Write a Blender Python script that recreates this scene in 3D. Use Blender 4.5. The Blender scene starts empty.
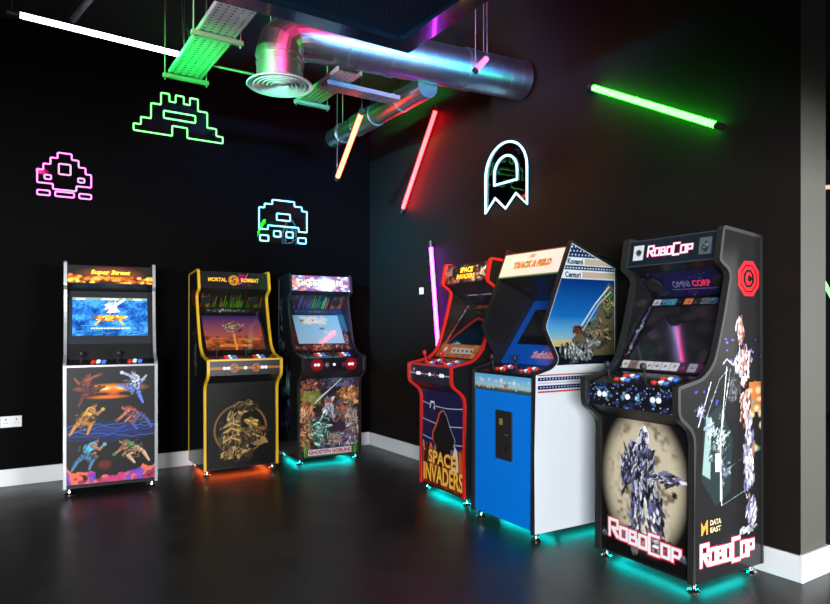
import bpy, bmesh, math, random
import numpy as np
from mathutils import Vector, Matrix
R = math.radians
SC = bpy.context.scene
COL = SC.collection

# ------------------------------------------------------------------ camera, world, lights, exposure
cam_d = bpy.data.cameras.new('camera'); cam = bpy.data.objects.new('camera', cam_d); COL.objects.link(cam)
cam.location = (-3.376, -6.095, 1.29); cam.rotation_euler = (R(90), 0, R(-33.02))
cam_d.sensor_width = 36; cam_d.lens = 642 / 830 * 36; cam_d.shift_y = 0.0277; cam_d.clip_start = .05
SC.camera = cam
SC.view_settings.view_transform = 'Standard'; SC.view_settings.look = 'None'
SC.view_settings.exposure = 0.0; SC.view_settings.gamma = 1.0; SC.view_settings.use_curve_mapping = False
w = bpy.data.worlds.new('world'); SC.world = w; w.use_nodes = True
w.node_tree.nodes['Background'].inputs[0].default_value = (.55, .65, .8, 1)
w.node_tree.nodes['Background'].inputs[1].default_value = 0.012

def area(name, loc, target, sx, sy, power, col=(1, 1, 1), spread=180, roll=0):
    l = bpy.data.lights.new(name, 'AREA'); l.shape = 'RECTANGLE'; l.size = sx; l.size_y = sy
    l.energy = power; l.color = col; l.spread = R(spread)
    o = bpy.data.objects.new(name, l); COL.objects.link(o); o.location = loc
    d = Vector(target) - Vector(loc)
    o.rotation_euler = (d.to_track_quat('-Z', 'Y').to_matrix() @ Matrix.Rotation(roll, 3, 'Z')).to_euler()
    return o
# daylight through the shop front behind and to the right of the camera
area('daylight_shopfront', (2.6, -11.0, 1.5), (-.8, -3.2, .95), 3.4, 1.1, 980, (.97, .985, 1))
area('daylight_doorway', (-6.6, -10.2, 1.45), (-.6, -3.0, .8), 2.8, 1.1, 1150, (.95, .98, 1))
area('daylight_side', (4.4, -7.0, 1.9), (-.4, -4.2, 1.4), 1.5, 2.4, 10, (1, .95, .85))
# coloured tubes of the rest of the room, hanging beside, behind and above the camera
area('tube_light_blue', (-1.0, -4.6, 2.75), (-1.0, -2.5, 3.1), 1.2, .08, 26, (.04, .38, 1), 40)
area('tube_light_pink', (-2.3, -4.9, 3.5), (-1.1, -2.5, 3.2), 1.5, .06, 26, (1, .04, .25), 60)
area('tube_light_green', (-3.9, -2.5, 2.45), (-2.35, -1.95, 2.97), .6, .1, 36, (.01, 1, .12), 24)
area('tube_light_cool', (-4.1, -3.5, 2.5), (-1.95, -2.5, 2.95), .12, .9, 15, (.92, .95, 1), 36)
area('tube_light_azure', (-3.9, -3.5, 2.3), (-2.0, -3.2, 2.8), .9, .1, 7, (.05, .4, 1), 24)
area('tube_light_orange', (-2.2, -4.9, 2.9), (0, -1.6, 2.45), .5, .05, 26, (1, .4, .08), 45)
area('tube_light_teal', (-3.9, -3.6, 2.4), (0, -.45, 2.1), .3, .05, 34, (.03, .5, .8), 30)

# ------------------------------------------------------------------ materials
def lin(c):
    return tuple((x / 12.92 if x <= .04045 else ((x + .055) / 1.055) ** 2.4) for x in [v / 255 for v in c[:3]])
def mat(name, col, rough=.5, metal=0, spec=.5, emit=None, es=0, noise=0, nscale=8, bump=0, coat=0, rnoise=0):
    m = bpy.data.materials.new(name); m.use_nodes = True; nt = m.node_tree; b = nt.nodes['Principled BSDF']
    b.inputs['Base Color'].default_value = (*col, 1); b.inputs['Roughness'].default_value = rough
    b.inputs['Metallic'].default_value = metal; b.inputs['Specular IOR Level'].default_value = spec
    b.inputs['Coat Weight'].default_value = coat; b.inputs['Coat Roughness'].default_value = .05
    if emit: b.inputs['Emission Color'].default_value = (*emit, 1); b.inputs['Emission Strength'].default_value = es
    n = nt.nodes.new('ShaderNodeTexNoise'); n.inputs['Scale'].default_value = nscale; n.inputs['Detail'].default_value = 6
    tc = nt.nodes.new('ShaderNodeTexCoord'); nt.links.new(tc.outputs['Object'], n.inputs['Vector'])
    if noise:
        mx = nt.nodes.new('ShaderNodeMix'); mx.data_type = 'RGBA'
        mx.inputs[6].default_value = (*[v * (1 - noise) for v in col], 1)
        mx.inputs[7].default_value = (*[min(1, v * (1 + noise)) for v in col], 1)
        nt.links.new(n.outputs['Fac'], mx.inputs[0]); nt.links.new(mx.outputs[2], b.inputs['Base Color'])
    if rnoise:
        mr = nt.nodes.new('ShaderNodeMapRange'); mr.inputs[1].default_value = .3; mr.inputs[2].default_value = .7
        mr.inputs[3].default_value = rough - rnoise; mr.inputs[4].default_value = rough + rnoise
        nt.links.new(n.outputs['Fac'], mr.inputs[0]); nt.links.new(mr.outputs[0], b.inputs['Roughness'])
    if bump:
        bp = nt.nodes.new('ShaderNodeBump'); bp.inputs['Strength'].default_value = bump; bp.inputs['Distance'].default_value = .003
        nt.links.new(n.outputs['Fac'], bp.inputs['Height']); nt.links.new(bp.outputs['Normal'], b.inputs['Normal'])
    return m
M = {}
M['wall'] = mat('black_wall_paint', (.0014, .0014, .0017), .65, noise=.15, nscale=40, bump=.15, spec=.03)
M['wallr'] = mat('charcoal_wall_paint', (.0098, .0078, .0070), .6, noise=.15, nscale=40, bump=.15, spec=.08)
M['pier'] = mat('grey_pier_paint', (.062, .062, .05), .5, noise=.08, nscale=30, bump=.1)
M['floor'] = mat('dark_polished_concrete', (.019, .0185, .0185), .36, noise=.5, nscale=2.6, rnoise=.08, bump=.08, spec=.3)
M['ceil'] = mat('black_ceiling', (.006, .006, .007), .8, noise=.3)
M['skirt'] = mat('white_skirting_paint', (.68, .7, .71), .35, noise=.03)
M['blk'] = mat('black_laminate', (.009, .009, .01), .3, spec=.5, noise=.1)
M['blk_gloss'] = mat('black_gloss_vinyl', (.012, .012, .013), .16, spec=.6, noise=.1)
M['blk_matt'] = mat('black_matt_plastic', (.012, .012, .012), .55, noise=.1)
M['chrome'] = mat('chrome', (.8, .8, .82), .12, metal=1, noise=.05)
M['silver_trim'] = mat('silver_edge_trim', (.62, .63, .66), .25, metal=.7, noise=.05)
M['yellow_trim'] = mat('yellow_edge_trim', (.72, .42, .015), .3, noise=.04)
M['red_trim'] = mat('red_edge_trim', (.62, .018, .015), .3, noise=.04)
M['black_trim'] = mat('black_edge_trim', (.015, .015, .015), .3, noise=.1)
M['white_panel'] = mat('white_laminate', (.70, .72, .75), .3, noise=.02)
M['duct'] = mat('galvanised_duct', (.40, .40, .41), .33, metal=1, noise=.15, nscale=14, bump=.03)
M['diffuser'] = mat('grey_diffuser_paint', (.42, .43, .45), .3, metal=.35, noise=.05)
M['gal'] = mat('galvanised_channel', (.16, .14, .13), .45, metal=.6, noise=.2)
M['tray'] = mat('galvanised_tray', (.13, .13, .135), .42, metal=.3, noise=.1)
M['cass'] = mat('black_gloss_casing', (.05, .05, .06), .16, metal=.75, spec=.7, noise=.05, coat=.6)
M['rubber'] = mat('black_tube_cap', (.015, .015, .015), .45, noise=.1)
M['wire'] = mat('steel_wire', (.14, .14, .14), .4, metal=.7, noise=.1)
M['white_pl'] = mat('white_plastic', (.75, .75, .76), .35, noise=.02)
M['btn_red'] = mat('red_button_plastic', (.75, .03, .02), .2, noise=.03, emit=(1, .04, .02), es=.25)
M['btn_white'] = mat('white_button_plastic', (.85, .87, .9), .2, noise=.03, emit=(.9, .95, 1), es=.3)
M['btn_blue'] = mat('blue_button_plastic', (.05, .2, .85), .2, noise=.03, emit=(.1, .3, 1), es=.3)
M['teal_led'] = mat('teal_led_strip', (0, .3, .3), .5, emit=(0, .72, .68), es=20, noise=.01)
M['orange_led'] = mat('orange_led_strip', (.4, .1, 0), .5, emit=(1, .12, .02), es=14, noise=.01)

def attr_mat(name, rough=.3, es=0, coat=0, spec=.5):
    m = bpy.data.materials.new(name); m.use_nodes = True; nt = m.node_tree; b = nt.nodes['Principled BSDF']
    a = nt.nodes.new('ShaderNodeAttribute'); a.attribute_name = 'art'
    nt.links.new(a.outputs['Color'], b.inputs['Base Color'])
    b.inputs['Roughness'].default_value = rough; b.inputs['Specular IOR Level'].default_value = spec
    b.inputs['Coat Weight'].default_value = coat; b.inputs['Coat Roughness'].default_value = .03
    if es: nt.links.new(a.outputs['Color'], b.inputs['Emission Color']); b.inputs['Emission Strength'].default_value = es
    return m
M['art'] = attr_mat('printed_vinyl', .42, spec=.25)
M['art_gloss'] = attr_mat('printed_panel_under_gloss', .33, coat=.08)
M['art_side'] = attr_mat('printed_side_vinyl', .2)
M['lit'] = attr_mat('backlit_marquee', .3, es=.55)
M['dim_lit'] = attr_mat('dim_backlit_marquee', .25, es=.35)
M['screen'] = attr_mat('lit_screen', .08, es=.85, coat=.5)
M['dim_screen'] = attr_mat('dim_screen', .06, es=.35, coat=.8)
_tm = {}
def colmat(c, es=0, rough=.35):
    k = (tuple(c), es)
    if k not in _tm:
        _tm[k] = mat('lettering_paint', lin(c), rough, emit=lin(c) if es else None, es=es, noise=.02)
    return _tm[k]
def neon(name, c, es=1):
    return mat(name, (.05, .05, .05), .4, emit=c, es=es, noise=.01)
def acrylic():
    m = bpy.data.materials.new('clear_acrylic'); m.use_nodes = True; nt = m.node_tree; nt.nodes.remove(nt.nodes['Principled BSDF'])
    o = nt.nodes['Material Output']; t = nt.nodes.new('ShaderNodeBsdfTransparent'); g = nt.nodes.new('ShaderNodeBsdfGlossy')
    t.inputs[0].default_value = (.98, .99, .99, 1); g.inputs['Roughness'].default_value = .03
    f = nt.nodes.new('ShaderNodeFresnel'); f.inputs[0].default_value = 1.49; mx = nt.nodes.new('ShaderNodeMixShader')
    nt.links.new(f.outputs[0], mx.inputs[0]); nt.links.new(t.outputs[0], mx.inputs[1]); nt.links.new(g.outputs[0], mx.inputs[2])
    nt.links.new(mx.outputs[0], o.inputs[0]); return m
M['acrylic'] = acrylic()

# ------------------------------------------------------------------ mesh helpers
def obj(name, bm, m, parent=None, smooth=False, label=None):
    me = bpy.data.meshes.new(name)
    if isinstance(bm, bmesh.types.BMesh):
        bmesh.ops.recalc_face_normals(bm, faces=bm.faces[:])
        bm.to_mesh(me); bm.free()
    else:
        me = bm
    if not me.materials: me.materials.append(m)
    if smooth:
        for p in me.polygons: p.use_smooth = True
        try: me.set_sharp_from_angle(angle=R(35))
        except Exception: pass
    o = bpy.data.objects.new(name, me); COL.objects.link(o)
    if parent: o.parent = parent
    if label: o['label'] = label
    return o
def thing(name, label, cat, loc=(0, 0, 0), rz=0, group=None):
    o = bpy.data.objects.new(name, None); COL.objects.link(o); o.location = loc; o.rotation_euler = (0, 0, rz)
    o.empty_display_size = .1
    return tag(o, label, cat, group)
def tag(o, label, cat, group=None, kind=None):
    o['label'] = label; o['category'] = cat
    if group: o['group'] = group
    if kind: o['kind'] = kind
    return o
def struct(name, bm, m):
    o = obj(name, bm, m); o['kind'] = 'structure'; return o
def bx(bm, x0, x1, y0, y1, z0, z1, bev=0):
    vs = [bm.verts.new((x, y, z)) for z in (z0, z1) for y in (y0, y1) for x in (x0, x1)]
    fs = [bm.faces.new([vs[i] for i in q]) for q in ((0, 2, 3, 1), (4, 5, 7, 6), (0, 1, 5, 4), (2, 6, 7, 3), (0, 4, 6, 2), (1, 3, 7, 5))]
    if bev:
        es = list({e for f in fs for e in f.edges})
        bmesh.ops.bevel(bm, geom=es, offset=bev, segments=2, affect='EDGES', profile=.5)
    return bm
def NB(): return bmesh.new()
def prism(bm, pts, x0, x1):            # pts in (y,z), extruded in x
    a = [bm.verts.new((x0, y, z)) for y, z in pts]; b = [bm.verts.new((x1, y, z)) for y, z in pts]
    n = len(pts); bm.faces.new(a); bm.faces.new(b[::-1])
    for i in range(n):
        j = (i + 1) % n; bm.faces.new((a[i], b[i], b[j], a[j]))
    return bm
def sweep(bm, pts, r, n=10, caps=True, closed=False):
    pts = [Vector(p) for p in pts]; N = len(pts); rings = []
    up = None
    for i, p in enumerate(pts):
        if closed: t = (pts[(i + 1) % N] - pts[i - 1])
        else: t = pts[min(i + 1, N - 1)] - pts[max(i - 1, 0)]
        t.normalize()
        if up is None:
            up = Vector((0, 0, 1)) if abs(t.z) < .9 else Vector((1, 0, 0))
        a = t.cross(up)
        if a.length < 1e-4: a = t.orthogonal()
        a.normalize(); b = a.cross(t).normalized(); up = b
        rr = r[i] if isinstance(r, (list, tuple)) else r
        rings.append([bm.verts.new(p + a * math.cos(2 * math.pi * k / n) * rr + b * math.sin(2 * math.pi * k / n) * rr) for k in range(n)])
    M_ = N if closed else N - 1
    for i in range(M_):
        A = rings[i]; B = rings[(i + 1) % N]
        for k in range(n): bm.faces.new((A[k], A[(k + 1) % n], B[(k + 1) % n], B[k]))
    if caps and not closed:
        bm.faces.new(rings[0][::-1]); bm.faces.new(rings[-1])
    return bm
def cyl(bm, p, q, r, n=16, r2=None):
    return sweep(bm, [p, q], [r, r if r2 is None else r2], n)
def lathe(bm, prof, n=32, M4=None):     # prof: (r,z)
    rings = []
    for r, z in prof:
        ring = []
        for k in range(n):
            a = 2 * math.pi * k / n; v = Vector((r * math.cos(a), r * math.sin(a), z))
            ring.append(bm.verts.new(M4 @ v if M4 else v))
        rings.append(ring)
    for A, B in zip(rings, rings[1:]):
        for k in range(n): bm.faces.new((A[k], A[(k + 1) % n], B[(k + 1) % n], B[k]))
    bm.faces.new(rings[0][::-1]); bm.faces.new(rings[-1]); return bm
def rounded(pts, rad, seg=4):
    out = []; n = len(pts)
    for i, p in enumerate(pts):
        r = rad[i] if isinstance(rad, (list, tuple)) else rad
        if r <= 0 or i in (0, n - 1): out.append(tuple(p)); continue
        a = Vector(pts[i - 1]); b = Vector(p); c = Vector(pts[i + 1])
        u = (a - b); v = (c - b); r1 = min(r, u.length * .45, v.length * .45)
        P0 = b + u.normalized() * r1; P2 = b + v.normalized() * r1
        for k in range(seg + 1):
            t = k / seg; q = P0 * (1 - t) ** 2 + b * 2 * t * (1 - t) + P2 * t * t; out.append(tuple(q))
    return out
def slab(bm, a, b, t, x0, x1):          # panel between two (y,z) points, thickness t to the left-hand side
    a = Vector(a); b = Vector(b); d = (b - a).normalized(); n = Vector((d.y, -d.x)) * -t
    prism(bm, [a, b, b + n, a + n], x0, x1); return bm

# ------------------------------------------------------------------ painter: procedural artwork as vertex colours
class Paint:
    def __init__(s, w, h, res=.003, bg=(0, 0, 0), seed=1):
        s.w, s.h = w, h; s.nx = int(round(w / res)); s.ny = int(round(h / res)); s.S = 2
        X = (np.arange(s.nx * 2) + .5) / (s.nx * 2) * w; Y = (np.arange(s.ny * 2) + .5) / (s.ny * 2) * h
        s.X, s.Y = np.meshgrid(X, Y); s.A = np.zeros(s.X.shape + (3,)); s.A[:] = lin(bg)
        s.rng = random.Random(seed); s.np = np.random.RandomState(seed); s.mask = np.ones(s.X.shape)
    def mix(s, m, c, a=1, lc=None):
        c = np.array(lin(c) if lc is None else lc); m = (m * a)[..., None]; s.A = s.A * (1 - m) + c * m
    def box(s, x0, x1, y0, y1):
        i0 = max(0, int(y0 / s.h * s.A.shape[0])); i1 = min(s.A.shape[0], int(y1 / s.h * s.A.shape[0]) + 2)
        j0 = max(0, int(x0 / s.w * s.A.shape[1])); j1 = min(s.A.shape[1], int(x1 / s.w * s.A.shape[1]) + 2)
        return slice(i0, i1), slice(j0, j1)
    def put(s, sl, m, c, a=1):
        m = (m * a)[..., None]; s.A[sl] = s.A[sl] * (1 - m) + np.array(lin(c)) * m
    def rect(s, x0, x1, y0, y1, c, a=1):
        sl = s.box(x0, x1, y0, y1); X, Y = s.X[sl], s.Y[sl]
        s.put(sl, ((X >= x0) & (X <= x1) & (Y >= y0) & (Y <= y1)).astype(float), c, a)
    def inpoly(s, pts, X, Y):
        c = np.zeros(X.shape, bool); n = len(pts)
        for i in range(n):
            x0, y0 = pts[i]; x1, y1 = pts[(i + 1) % n]
            if y0 == y1: continue
            k = ((y0 > Y) != (y1 > Y)) & (X < (x1 - x0) * (Y - y0) / (y1 - y0) + x0); c ^= k
        return c
    def poly(s, pts, c, a=1):
        xs = [p[0] for p in pts]; ys = [p[1] for p in pts]; sl = s.box(min(xs), max(xs), min(ys), max(ys))
        if s.X[sl].size: s.put(sl, s.inpoly(pts, s.X[sl], s.Y[sl]).astype(float), c, a)
    def ell(s, cx, cy, rx, ry, c, a=1, soft=0.0):
        k = 1 + soft; sl = s.box(cx - rx * k, cx + rx * k, cy - ry * k, cy + ry * k); X, Y = s.X[sl], s.Y[sl]
        if not X.size: return
        d = np.sqrt(((X - cx) / rx) ** 2 + ((Y - cy) / ry) ** 2)
        m = (d < 1).astype(float) if soft == 0 else np.clip((1 + soft - d) / (2 * soft), 0, 1)
        s.put(sl, m, c, a)
    def ring(s, cx, cy, r, wd, c, a=1):
        sl = s.box(cx - r - wd, cx + r + wd, cy - r - wd, cy + r + wd); X, Y = s.X[sl], s.Y[sl]
        d = np.abs(np.hypot(X - cx, Y - cy) - r); s.put(sl, (d < wd / 2).astype(float), c, a)
    def stroke(s, pts, wd, c, a=1, square=False, taper=False):
        for i, (p, q) in enumerate(zip(pts, pts[1:])):
            sl = s.box(min(p[0], q[0]) - wd, max(p[0], q[0]) + wd, min(p[1], q[1]) - wd, max(p[1], q[1]) + wd); X, Y = s.X[sl], s.Y[sl]
            if not X.size: continue
            dx, dy = q[0] - p[0], q[1] - p[1]; L = dx * dx + dy * dy + 1e-12
            t = np.clip(((X - p[0]) * dx + (Y - p[1]) * dy) / L, 0, 1); ex = np.abs(X - p[0] - t * dx); ey = np.abs(Y - p[1] - t * dy)
            d = np.maximum(ex, ey) if square else np.hypot(ex, ey)
            ww = wd / 2 * (1 - t * .85) if taper else wd / 2
            s.put(sl, (d < ww).astype(float), c, a)
    def noise(s, cell, seed=0):
        r = np.random.RandomState(seed); gx = int(s.w / cell) + 3; gy = int(s.h / cell) + 3; g = r.rand(gy, gx)
        fx = s.X / cell; fy = s.Y / cell; ix = fx.astype(int); iy = fy.astype(int); tx = fx - ix; ty = fy - iy
        tx = tx * tx * (3 - 2 * tx); ty = ty * ty * (3 - 2 * ty)
        return (g[iy, ix] * (1 - tx) + g[iy, ix + 1] * tx) * (1 - ty) + (g[iy + 1, ix] * (1 - tx) + g[iy + 1, ix + 1] * tx) * ty
    def vgrad(s, y0, y1, c0, c1):
        t = np.clip((s.Y - y0) / (y1 - y0), 0, 1); m = ((s.Y >= min(y0, y1)) & (s.Y <= max(y0, y1)))
        c = np.array(lin(c0)) * (1 - t[..., None]) + np.array(lin(c1)) * t[..., None]; s.A[m] = c[m]
    def mottle(s, pal, n, x0, x1, y0, y1, r0, r1, a=.8, soft=.5):
        for _ in range(n):
            s.ell(s.rng.uniform(x0, x1), s.rng.uniform(y0, y1), s.rng.uniform(r0, r1), s.rng.uniform(r0, r1) * .7, s.rng.choice(pal), a, soft)
    def cluster(s, cx, cy, rx, ry, pal, n=26, wd=.02, ang=None, jit=.9, curve=.5, a=.95):
        g = s.rng; N = n * 3
        for k in range(N):
            f = k / N; t = min(abs(g.gauss(0, .5)), 1.0); th = g.uniform(0, 6.283)
            x = cx + rx * t * math.cos(th); y = cy + ry * t * math.sin(th)
            an = (ang if ang is not None else g.uniform(0, 3.14)) + g.uniform(-jit, jit)
            L = wd * (1.5 - 1.05 * f) * g.uniform(.6, 1.3); W_ = L * g.uniform(.22, .55); c = g.choice(pal); q = g.uniform(.35, 1.1) if f < .5 else g.uniform(.6, 1.3)
            c = tuple(min(255, int(v * q)) for v in c); ca, sa = math.cos(an), math.sin(an)
            P_ = [(u * ca - v * sa + x, u * sa + v * ca + y) for u, v in ((-L, -W_ * g.uniform(0, .5)), (-L * .2, -W_), (L, -W_ * g.uniform(0, .4)), (L * g.uniform(.3, .9), W_ * g.uniform(.3, 1)), (-L * .5, W_ * g.uniform(.4, 1)))]
            s.poly(P_, c, a)
            if g.random() < .35: s.stroke([P_[2], P_[3], P_[4]], wd * .09, tuple(min(255, int(v * 1.3 + 40)) for v in c), .7)
            if g.random() < .3: s.stroke([P_[0], P_[1], P_[2]], wd * .12, tuple(v // 5 for v in c), .7)
    def figure(s, cx, cy, k, pose, pal, flip=1):
        m = lambda p: (cx + flip * p[0] * k, cy + p[1] * k)
        J = {n: m(p) for n, p in pose.items()}
        def limb(a, b, w0, w1, c):
            w0 *= .74; w1 *= .68
            dx, dy = b[0] - a[0], b[1] - a[1]; L_ = math.hypot(dx, dy) + 1e-9; nx, ny = -dy / L_, dx / L_
            for q, cc in ((1.2, tuple(v // 5 for v in c)), (1, c)):
                s.poly([(a[0] + nx * w0 * k * q, a[1] + ny * w0 * k * q), (b[0] + nx * w1 * k * q, b[1] + ny * w1 * k * q), (b[0] - nx * w1 * k * q, b[1] - ny * w1 * k * q), (a[0] - nx * w0 * k * q, a[1] - ny * w0 * k * q)], cc)
                s.ell(a[0], a[1], w0 * k * q, w0 * k * q, cc); s.ell(b[0], b[1], w1 * k * q, w1 * k * q, cc)
            h = tuple(min(255, int(v * 1.25 + 25)) for v in c); s.stroke([(a[0] + nx * w0 * k * .4, a[1] + ny * w0 * k * .4), (b[0] + nx * w1 * k * .4, b[1] + ny * w1 * k * .4)], w1 * k * .6, h, .6)
        sk, top, leg = pal
        limb(J['h'], J['k2'], .11, .08, leg); limb(J['k2'], J['f2'], .075, .045, leg); limb(J['s'], J['e2'], .08, .055, sk); limb(J['e2'], J['w2'], .055, .04, sk)
        limb(J['s'], J['h'], .17, .11, top); limb(J['h'], J['k1'], .12, .085, leg); limb(J['k1'], J['f1'], .08, .045, leg)
        s.ell(J['n'][0], J['n'][1], .062 * k, .075 * k, sk); s.ell(J['n'][0] - flip * .02 * k, J['n'][1] + .04 * k, .06 * k, .05 * k, tuple(v // 3 for v in sk))
        limb(J['s'], J['e1'], .085, .06, sk); limb(J['e1'], J['w1'], .06, .045, sk); s.ell(J['w1'][0], J['w1'][1], .055 * k, .055 * k, top)
    def clip(s, pts): s.mask *= s.inpoly(pts, s.X, s.Y)
    def build(s, name, O, U, V, m, parent, label=None, masked=False):
        ny, nx = s.ny, s.nx
        A = s.A.reshape(ny, 2, nx, 2, 3).mean((1, 3)); mk = s.mask.reshape(ny, 2, nx, 2).mean((1, 3))
        O = np.array(O, float); U = np.array(U, float); V = np.array(V, float)
        xs = np.linspace(0, s.w, nx); ys = np.linspace(0, s.h, ny)
        XX, YY = np.meshgrid(xs, ys); co = O + XX[..., None] * U + YY[..., None] * V
        idx = np.arange(nx * ny).reshape(ny, nx); q = np.stack([idx[:-1, :-1], idx[:-1, 1:], idx[1:, 1:], idx[1:, :-1]], -1).reshape(-1, 4)
        if masked or (mk < .5).any():
            ok = (mk.reshape(-1)[q] > .5).all(1); q = q[ok]
            used = np.zeros(nx * ny, bool); used[q.reshape(-1)] = True; remap = np.cumsum(used) - 1; q = remap[q]
        else: used = np.ones(nx * ny, bool)
        co = co.reshape(-1, 3)[used]; A = np.clip(A.reshape(-1, 3)[used], 0, 1)
        me = bpy.data.meshes.new(name); me.vertices.add(len(co)); me.vertices.foreach_set('co', co.astype(np.float32).reshape(-1))
        me.loops.add(q.size); me.loops.foreach_set('vertex_index', q.astype(np.int32).reshape(-1))
        me.polygons.add(len(q)); me.polygons.foreach_set('loop_start', np.arange(0, q.size, 4, dtype=np.int32))
        me.update(calc_edges=True)
        ca = me.color_attributes.new('art', 'FLOAT_COLOR', 'POINT')
        ca.data.foreach_set('color', np.concatenate([A, np.ones((len(A), 1))], 1).astype(np.float32).reshape(-1))
        return obj(name, me, m, parent, label=label)

def frame(O, U, V):
    U = Vector(U).normalized(); V = Vector(V).normalized(); N = U.cross(V)
    m = Matrix((U, V, N)).transposed().to_4x4(); m.translation = Vector(O); return m
def lettering(txt, O, U, V, cx, cy, w, h, m, parent, bold=.02, shear=0, lift=.0015, name='lettering', thick=.0008):
    cu = bpy.data.curves.new('t', 'FONT'); cu.body = txt; cu.size = 1; cu.offset = bold; cu.shear = shear; cu.resolution_u = 3
    to = bpy.data.objects.new('t', cu); COL.objects.link(to)
    dg = bpy.context.evaluated_depsgraph_get(); me = bpy.data.meshes.new_from_object(to.evaluated_get(dg))
    bpy.data.objects.remove(to); bpy.data.curves.remove(cu)
    n = len(me.vertices); co = np.zeros(n * 3, np.float32); me.vertices.foreach_get('co', co); co = co.reshape(-1, 3)
    mn = co.min(0); mx = co.max(0)
    co[:, 0] = (co[:, 0] - (mn[0] + mx[0]) / 2) * w / (mx[0] - mn[0]) + cx
    co[:, 1] = (co[:, 1] - (mn[1] + mx[1]) / 2) * h / (mx[1] - mn[1]) + cy
    co[:, 2] = lift
    me.vertices.foreach_set('co', co.reshape(-1)); me.transform(frame(O, U, V)); me.update(); me.materials.clear()
    return obj(name, me, m, parent)

# blocky stroke capitals for the angular title lettering (unit box)
GL = {'R': [[(0, 0), (0, 1), (1, 1), (1, .5), (.35, .5), (1, 0)]],
      'O': [[(0, 0), (0, 1), (1, 1), (1, 0), (0, 0)]],
      'B': [[(0, 0), (0, 1), (.85, 1), (.85, .52), (0, .52)], [(.85, .52), (1, .45), (1, 0), (0, 0)]],
      'C': [[(1, 1), (0, 1), (0, 0), (1, 0)]],
      'P': [[(0, 0), (0, 1), (1, 1), (1, .42), (0, .42)]]}
def blocktext(p, x0, y0, h, wtot, big, small, fill, edge, slope=0, wd=None, bigs=(0, 4)):
    word = 'ROBOCOP'; unit = wtot / (2 * 1.25 + 5 * 1.0 + 6 * .42); wd = wd or h * .2; res = []
    x = x0
    for i, ch in enumerate(word):
        bw = unit * (1.25 if i in bigs else 1.0); bh = h * (1.0 if i in bigs else .72)
        yb = y0 + slope * (x - x0) - (h * .12 if i == 4 else 0)
        for st in GL[ch]: res.append([(x + a * bw, yb + b * (bh + (h * .12 if i == 4 else 0))) for a, b in st])
        x += bw + unit * .42
    for st in res: p.stroke(st, wd * 1.75, edge, 1, True)
    for st in res: p.stroke(st, wd * .95, fill, 1, True)
def dragon_disc(p, cx, cy, r, gold, dark):
    p.ell(cx, cy, r, r, gold); p.ring(cx, cy, r * .82, r * .12, dark)
    p.stroke([(cx + r * .35, cy + r * .45), (cx - r * .1, cy + r * .5), (cx - r * .4, cy + r * .15), (cx, cy), (cx + r * .4, cy - r * .15), (cx + r * .1, cy - r * .5), (cx - r * .4, cy - r * .4)], r * .26, dark)

# ------------------------------------------------------------------ the room
b = NB(); bx(b, -9, 7, -12.5, .15, -.1, 0); struct('floor', b, M['floor'])
b = NB(); bx(b, -9, 7, -12.5, .15, 3.75, 3.85); struct('ceiling', b, M['ceil'])
b = NB(); bx(b, -9, 0, 0, .15, 0, 3.75); struct('wall_back', b, M['wall'])
b = NB(); bx(b, 0, .255, -4.45, .15, 0, 3.75); wr = struct('wall_right', b, M['wallr'])
wr.data.materials.append(M['pier'])
for p in wr.data.polygons:
    if p.normal.y < -.9: p.material_index = 1
b = NB(); bx(b, .255, 7, -.1, .15, 0, 3.75); struct('wall_far', b, M['wall'])
b = NB(); bx(b, -9, 4.5, -6.55, -6.4, 2.02, 3.75); struct('added_bulkhead', b, M['wall'])  # unseen bulkhead added behind the camera to cut daylight off the pier's top
b = NB(); bx(b, 4.5, 4.65, -12.5, -5.0, 0, 3.75); struct('added_side_wall', b, M['pier'])  # unseen grey wall added for the nearest cabinet's glossy side to reflect
b = NB(); bx(b, -9, -.016, -.016, -.0005, 0, .135, .002); struct('baseboard_back', b, M['skirt'])
b = NB(); bx(b, -.016, -.0005, -4.45, -.0, 0, .135, .002); struct('baseboard_right', b, M['skirt'])
b = NB(); bx(b, -.016, .271, -4.466, -4.4505, 0, .14, .002); struct('baseboard_end', b, M['skirt'])
b = NB(); bx(b, .2555, .271, -4.45, -.2, 0, .14, .002); struct('baseboard_far', b, M['skirt'])

# ------------------------------------------------------------------ arcade cabinets
HW = .31                        # half width
GROUP = 'arcade cabinets along the walls'
PROF = [(.565, .05), (.565, .775), (.68, .855), (.68, .995), (.50, 1.03), (.415, 1.10), (.345, 1.30), (.28, 1.555), (.37, 1.61), (.338, 1.78), (.02, 1.75), (.01, .05)]
PRAD = [0, .06, .04, .01, .04, .06, .1, .04, .02, .02, .01, 0]
STD = dict(prof=PROF, rad=PRAD, th=.018, front=((.555, .06), (.555, .79)), under=((.555, .79), (.66, .862)), cpf=((.668, .862), (.668, .985)),
           cpt=((.668, .985), (.455, 1.035)), bez=((.44, 1.04), (.14, 1.45)), spk=((.14, 1.45), (.265, 1.585)), mqb=((.265, 1.585), (.353, 1.618)),
           mq=((.353, 1.618), (.326, 1.766)))
def L(p): return (.29 - p[0], p[1])      # (depth from the back, z) -> local (y, z)
def panel_frame(seg, inset=.0):
    a, b = L(seg[0]), L(seg[1]); d = Vector((0, b[0] - a[0], b[1] - a[1])); ln = d.length; d.normalize()
    n = Vector((1, 0, 0)).cross(d); O = Vector((-HW, a[0], a[1])) + n * .0012
    return O, Vector((1, 0, 0)), d, ln, n
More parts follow.
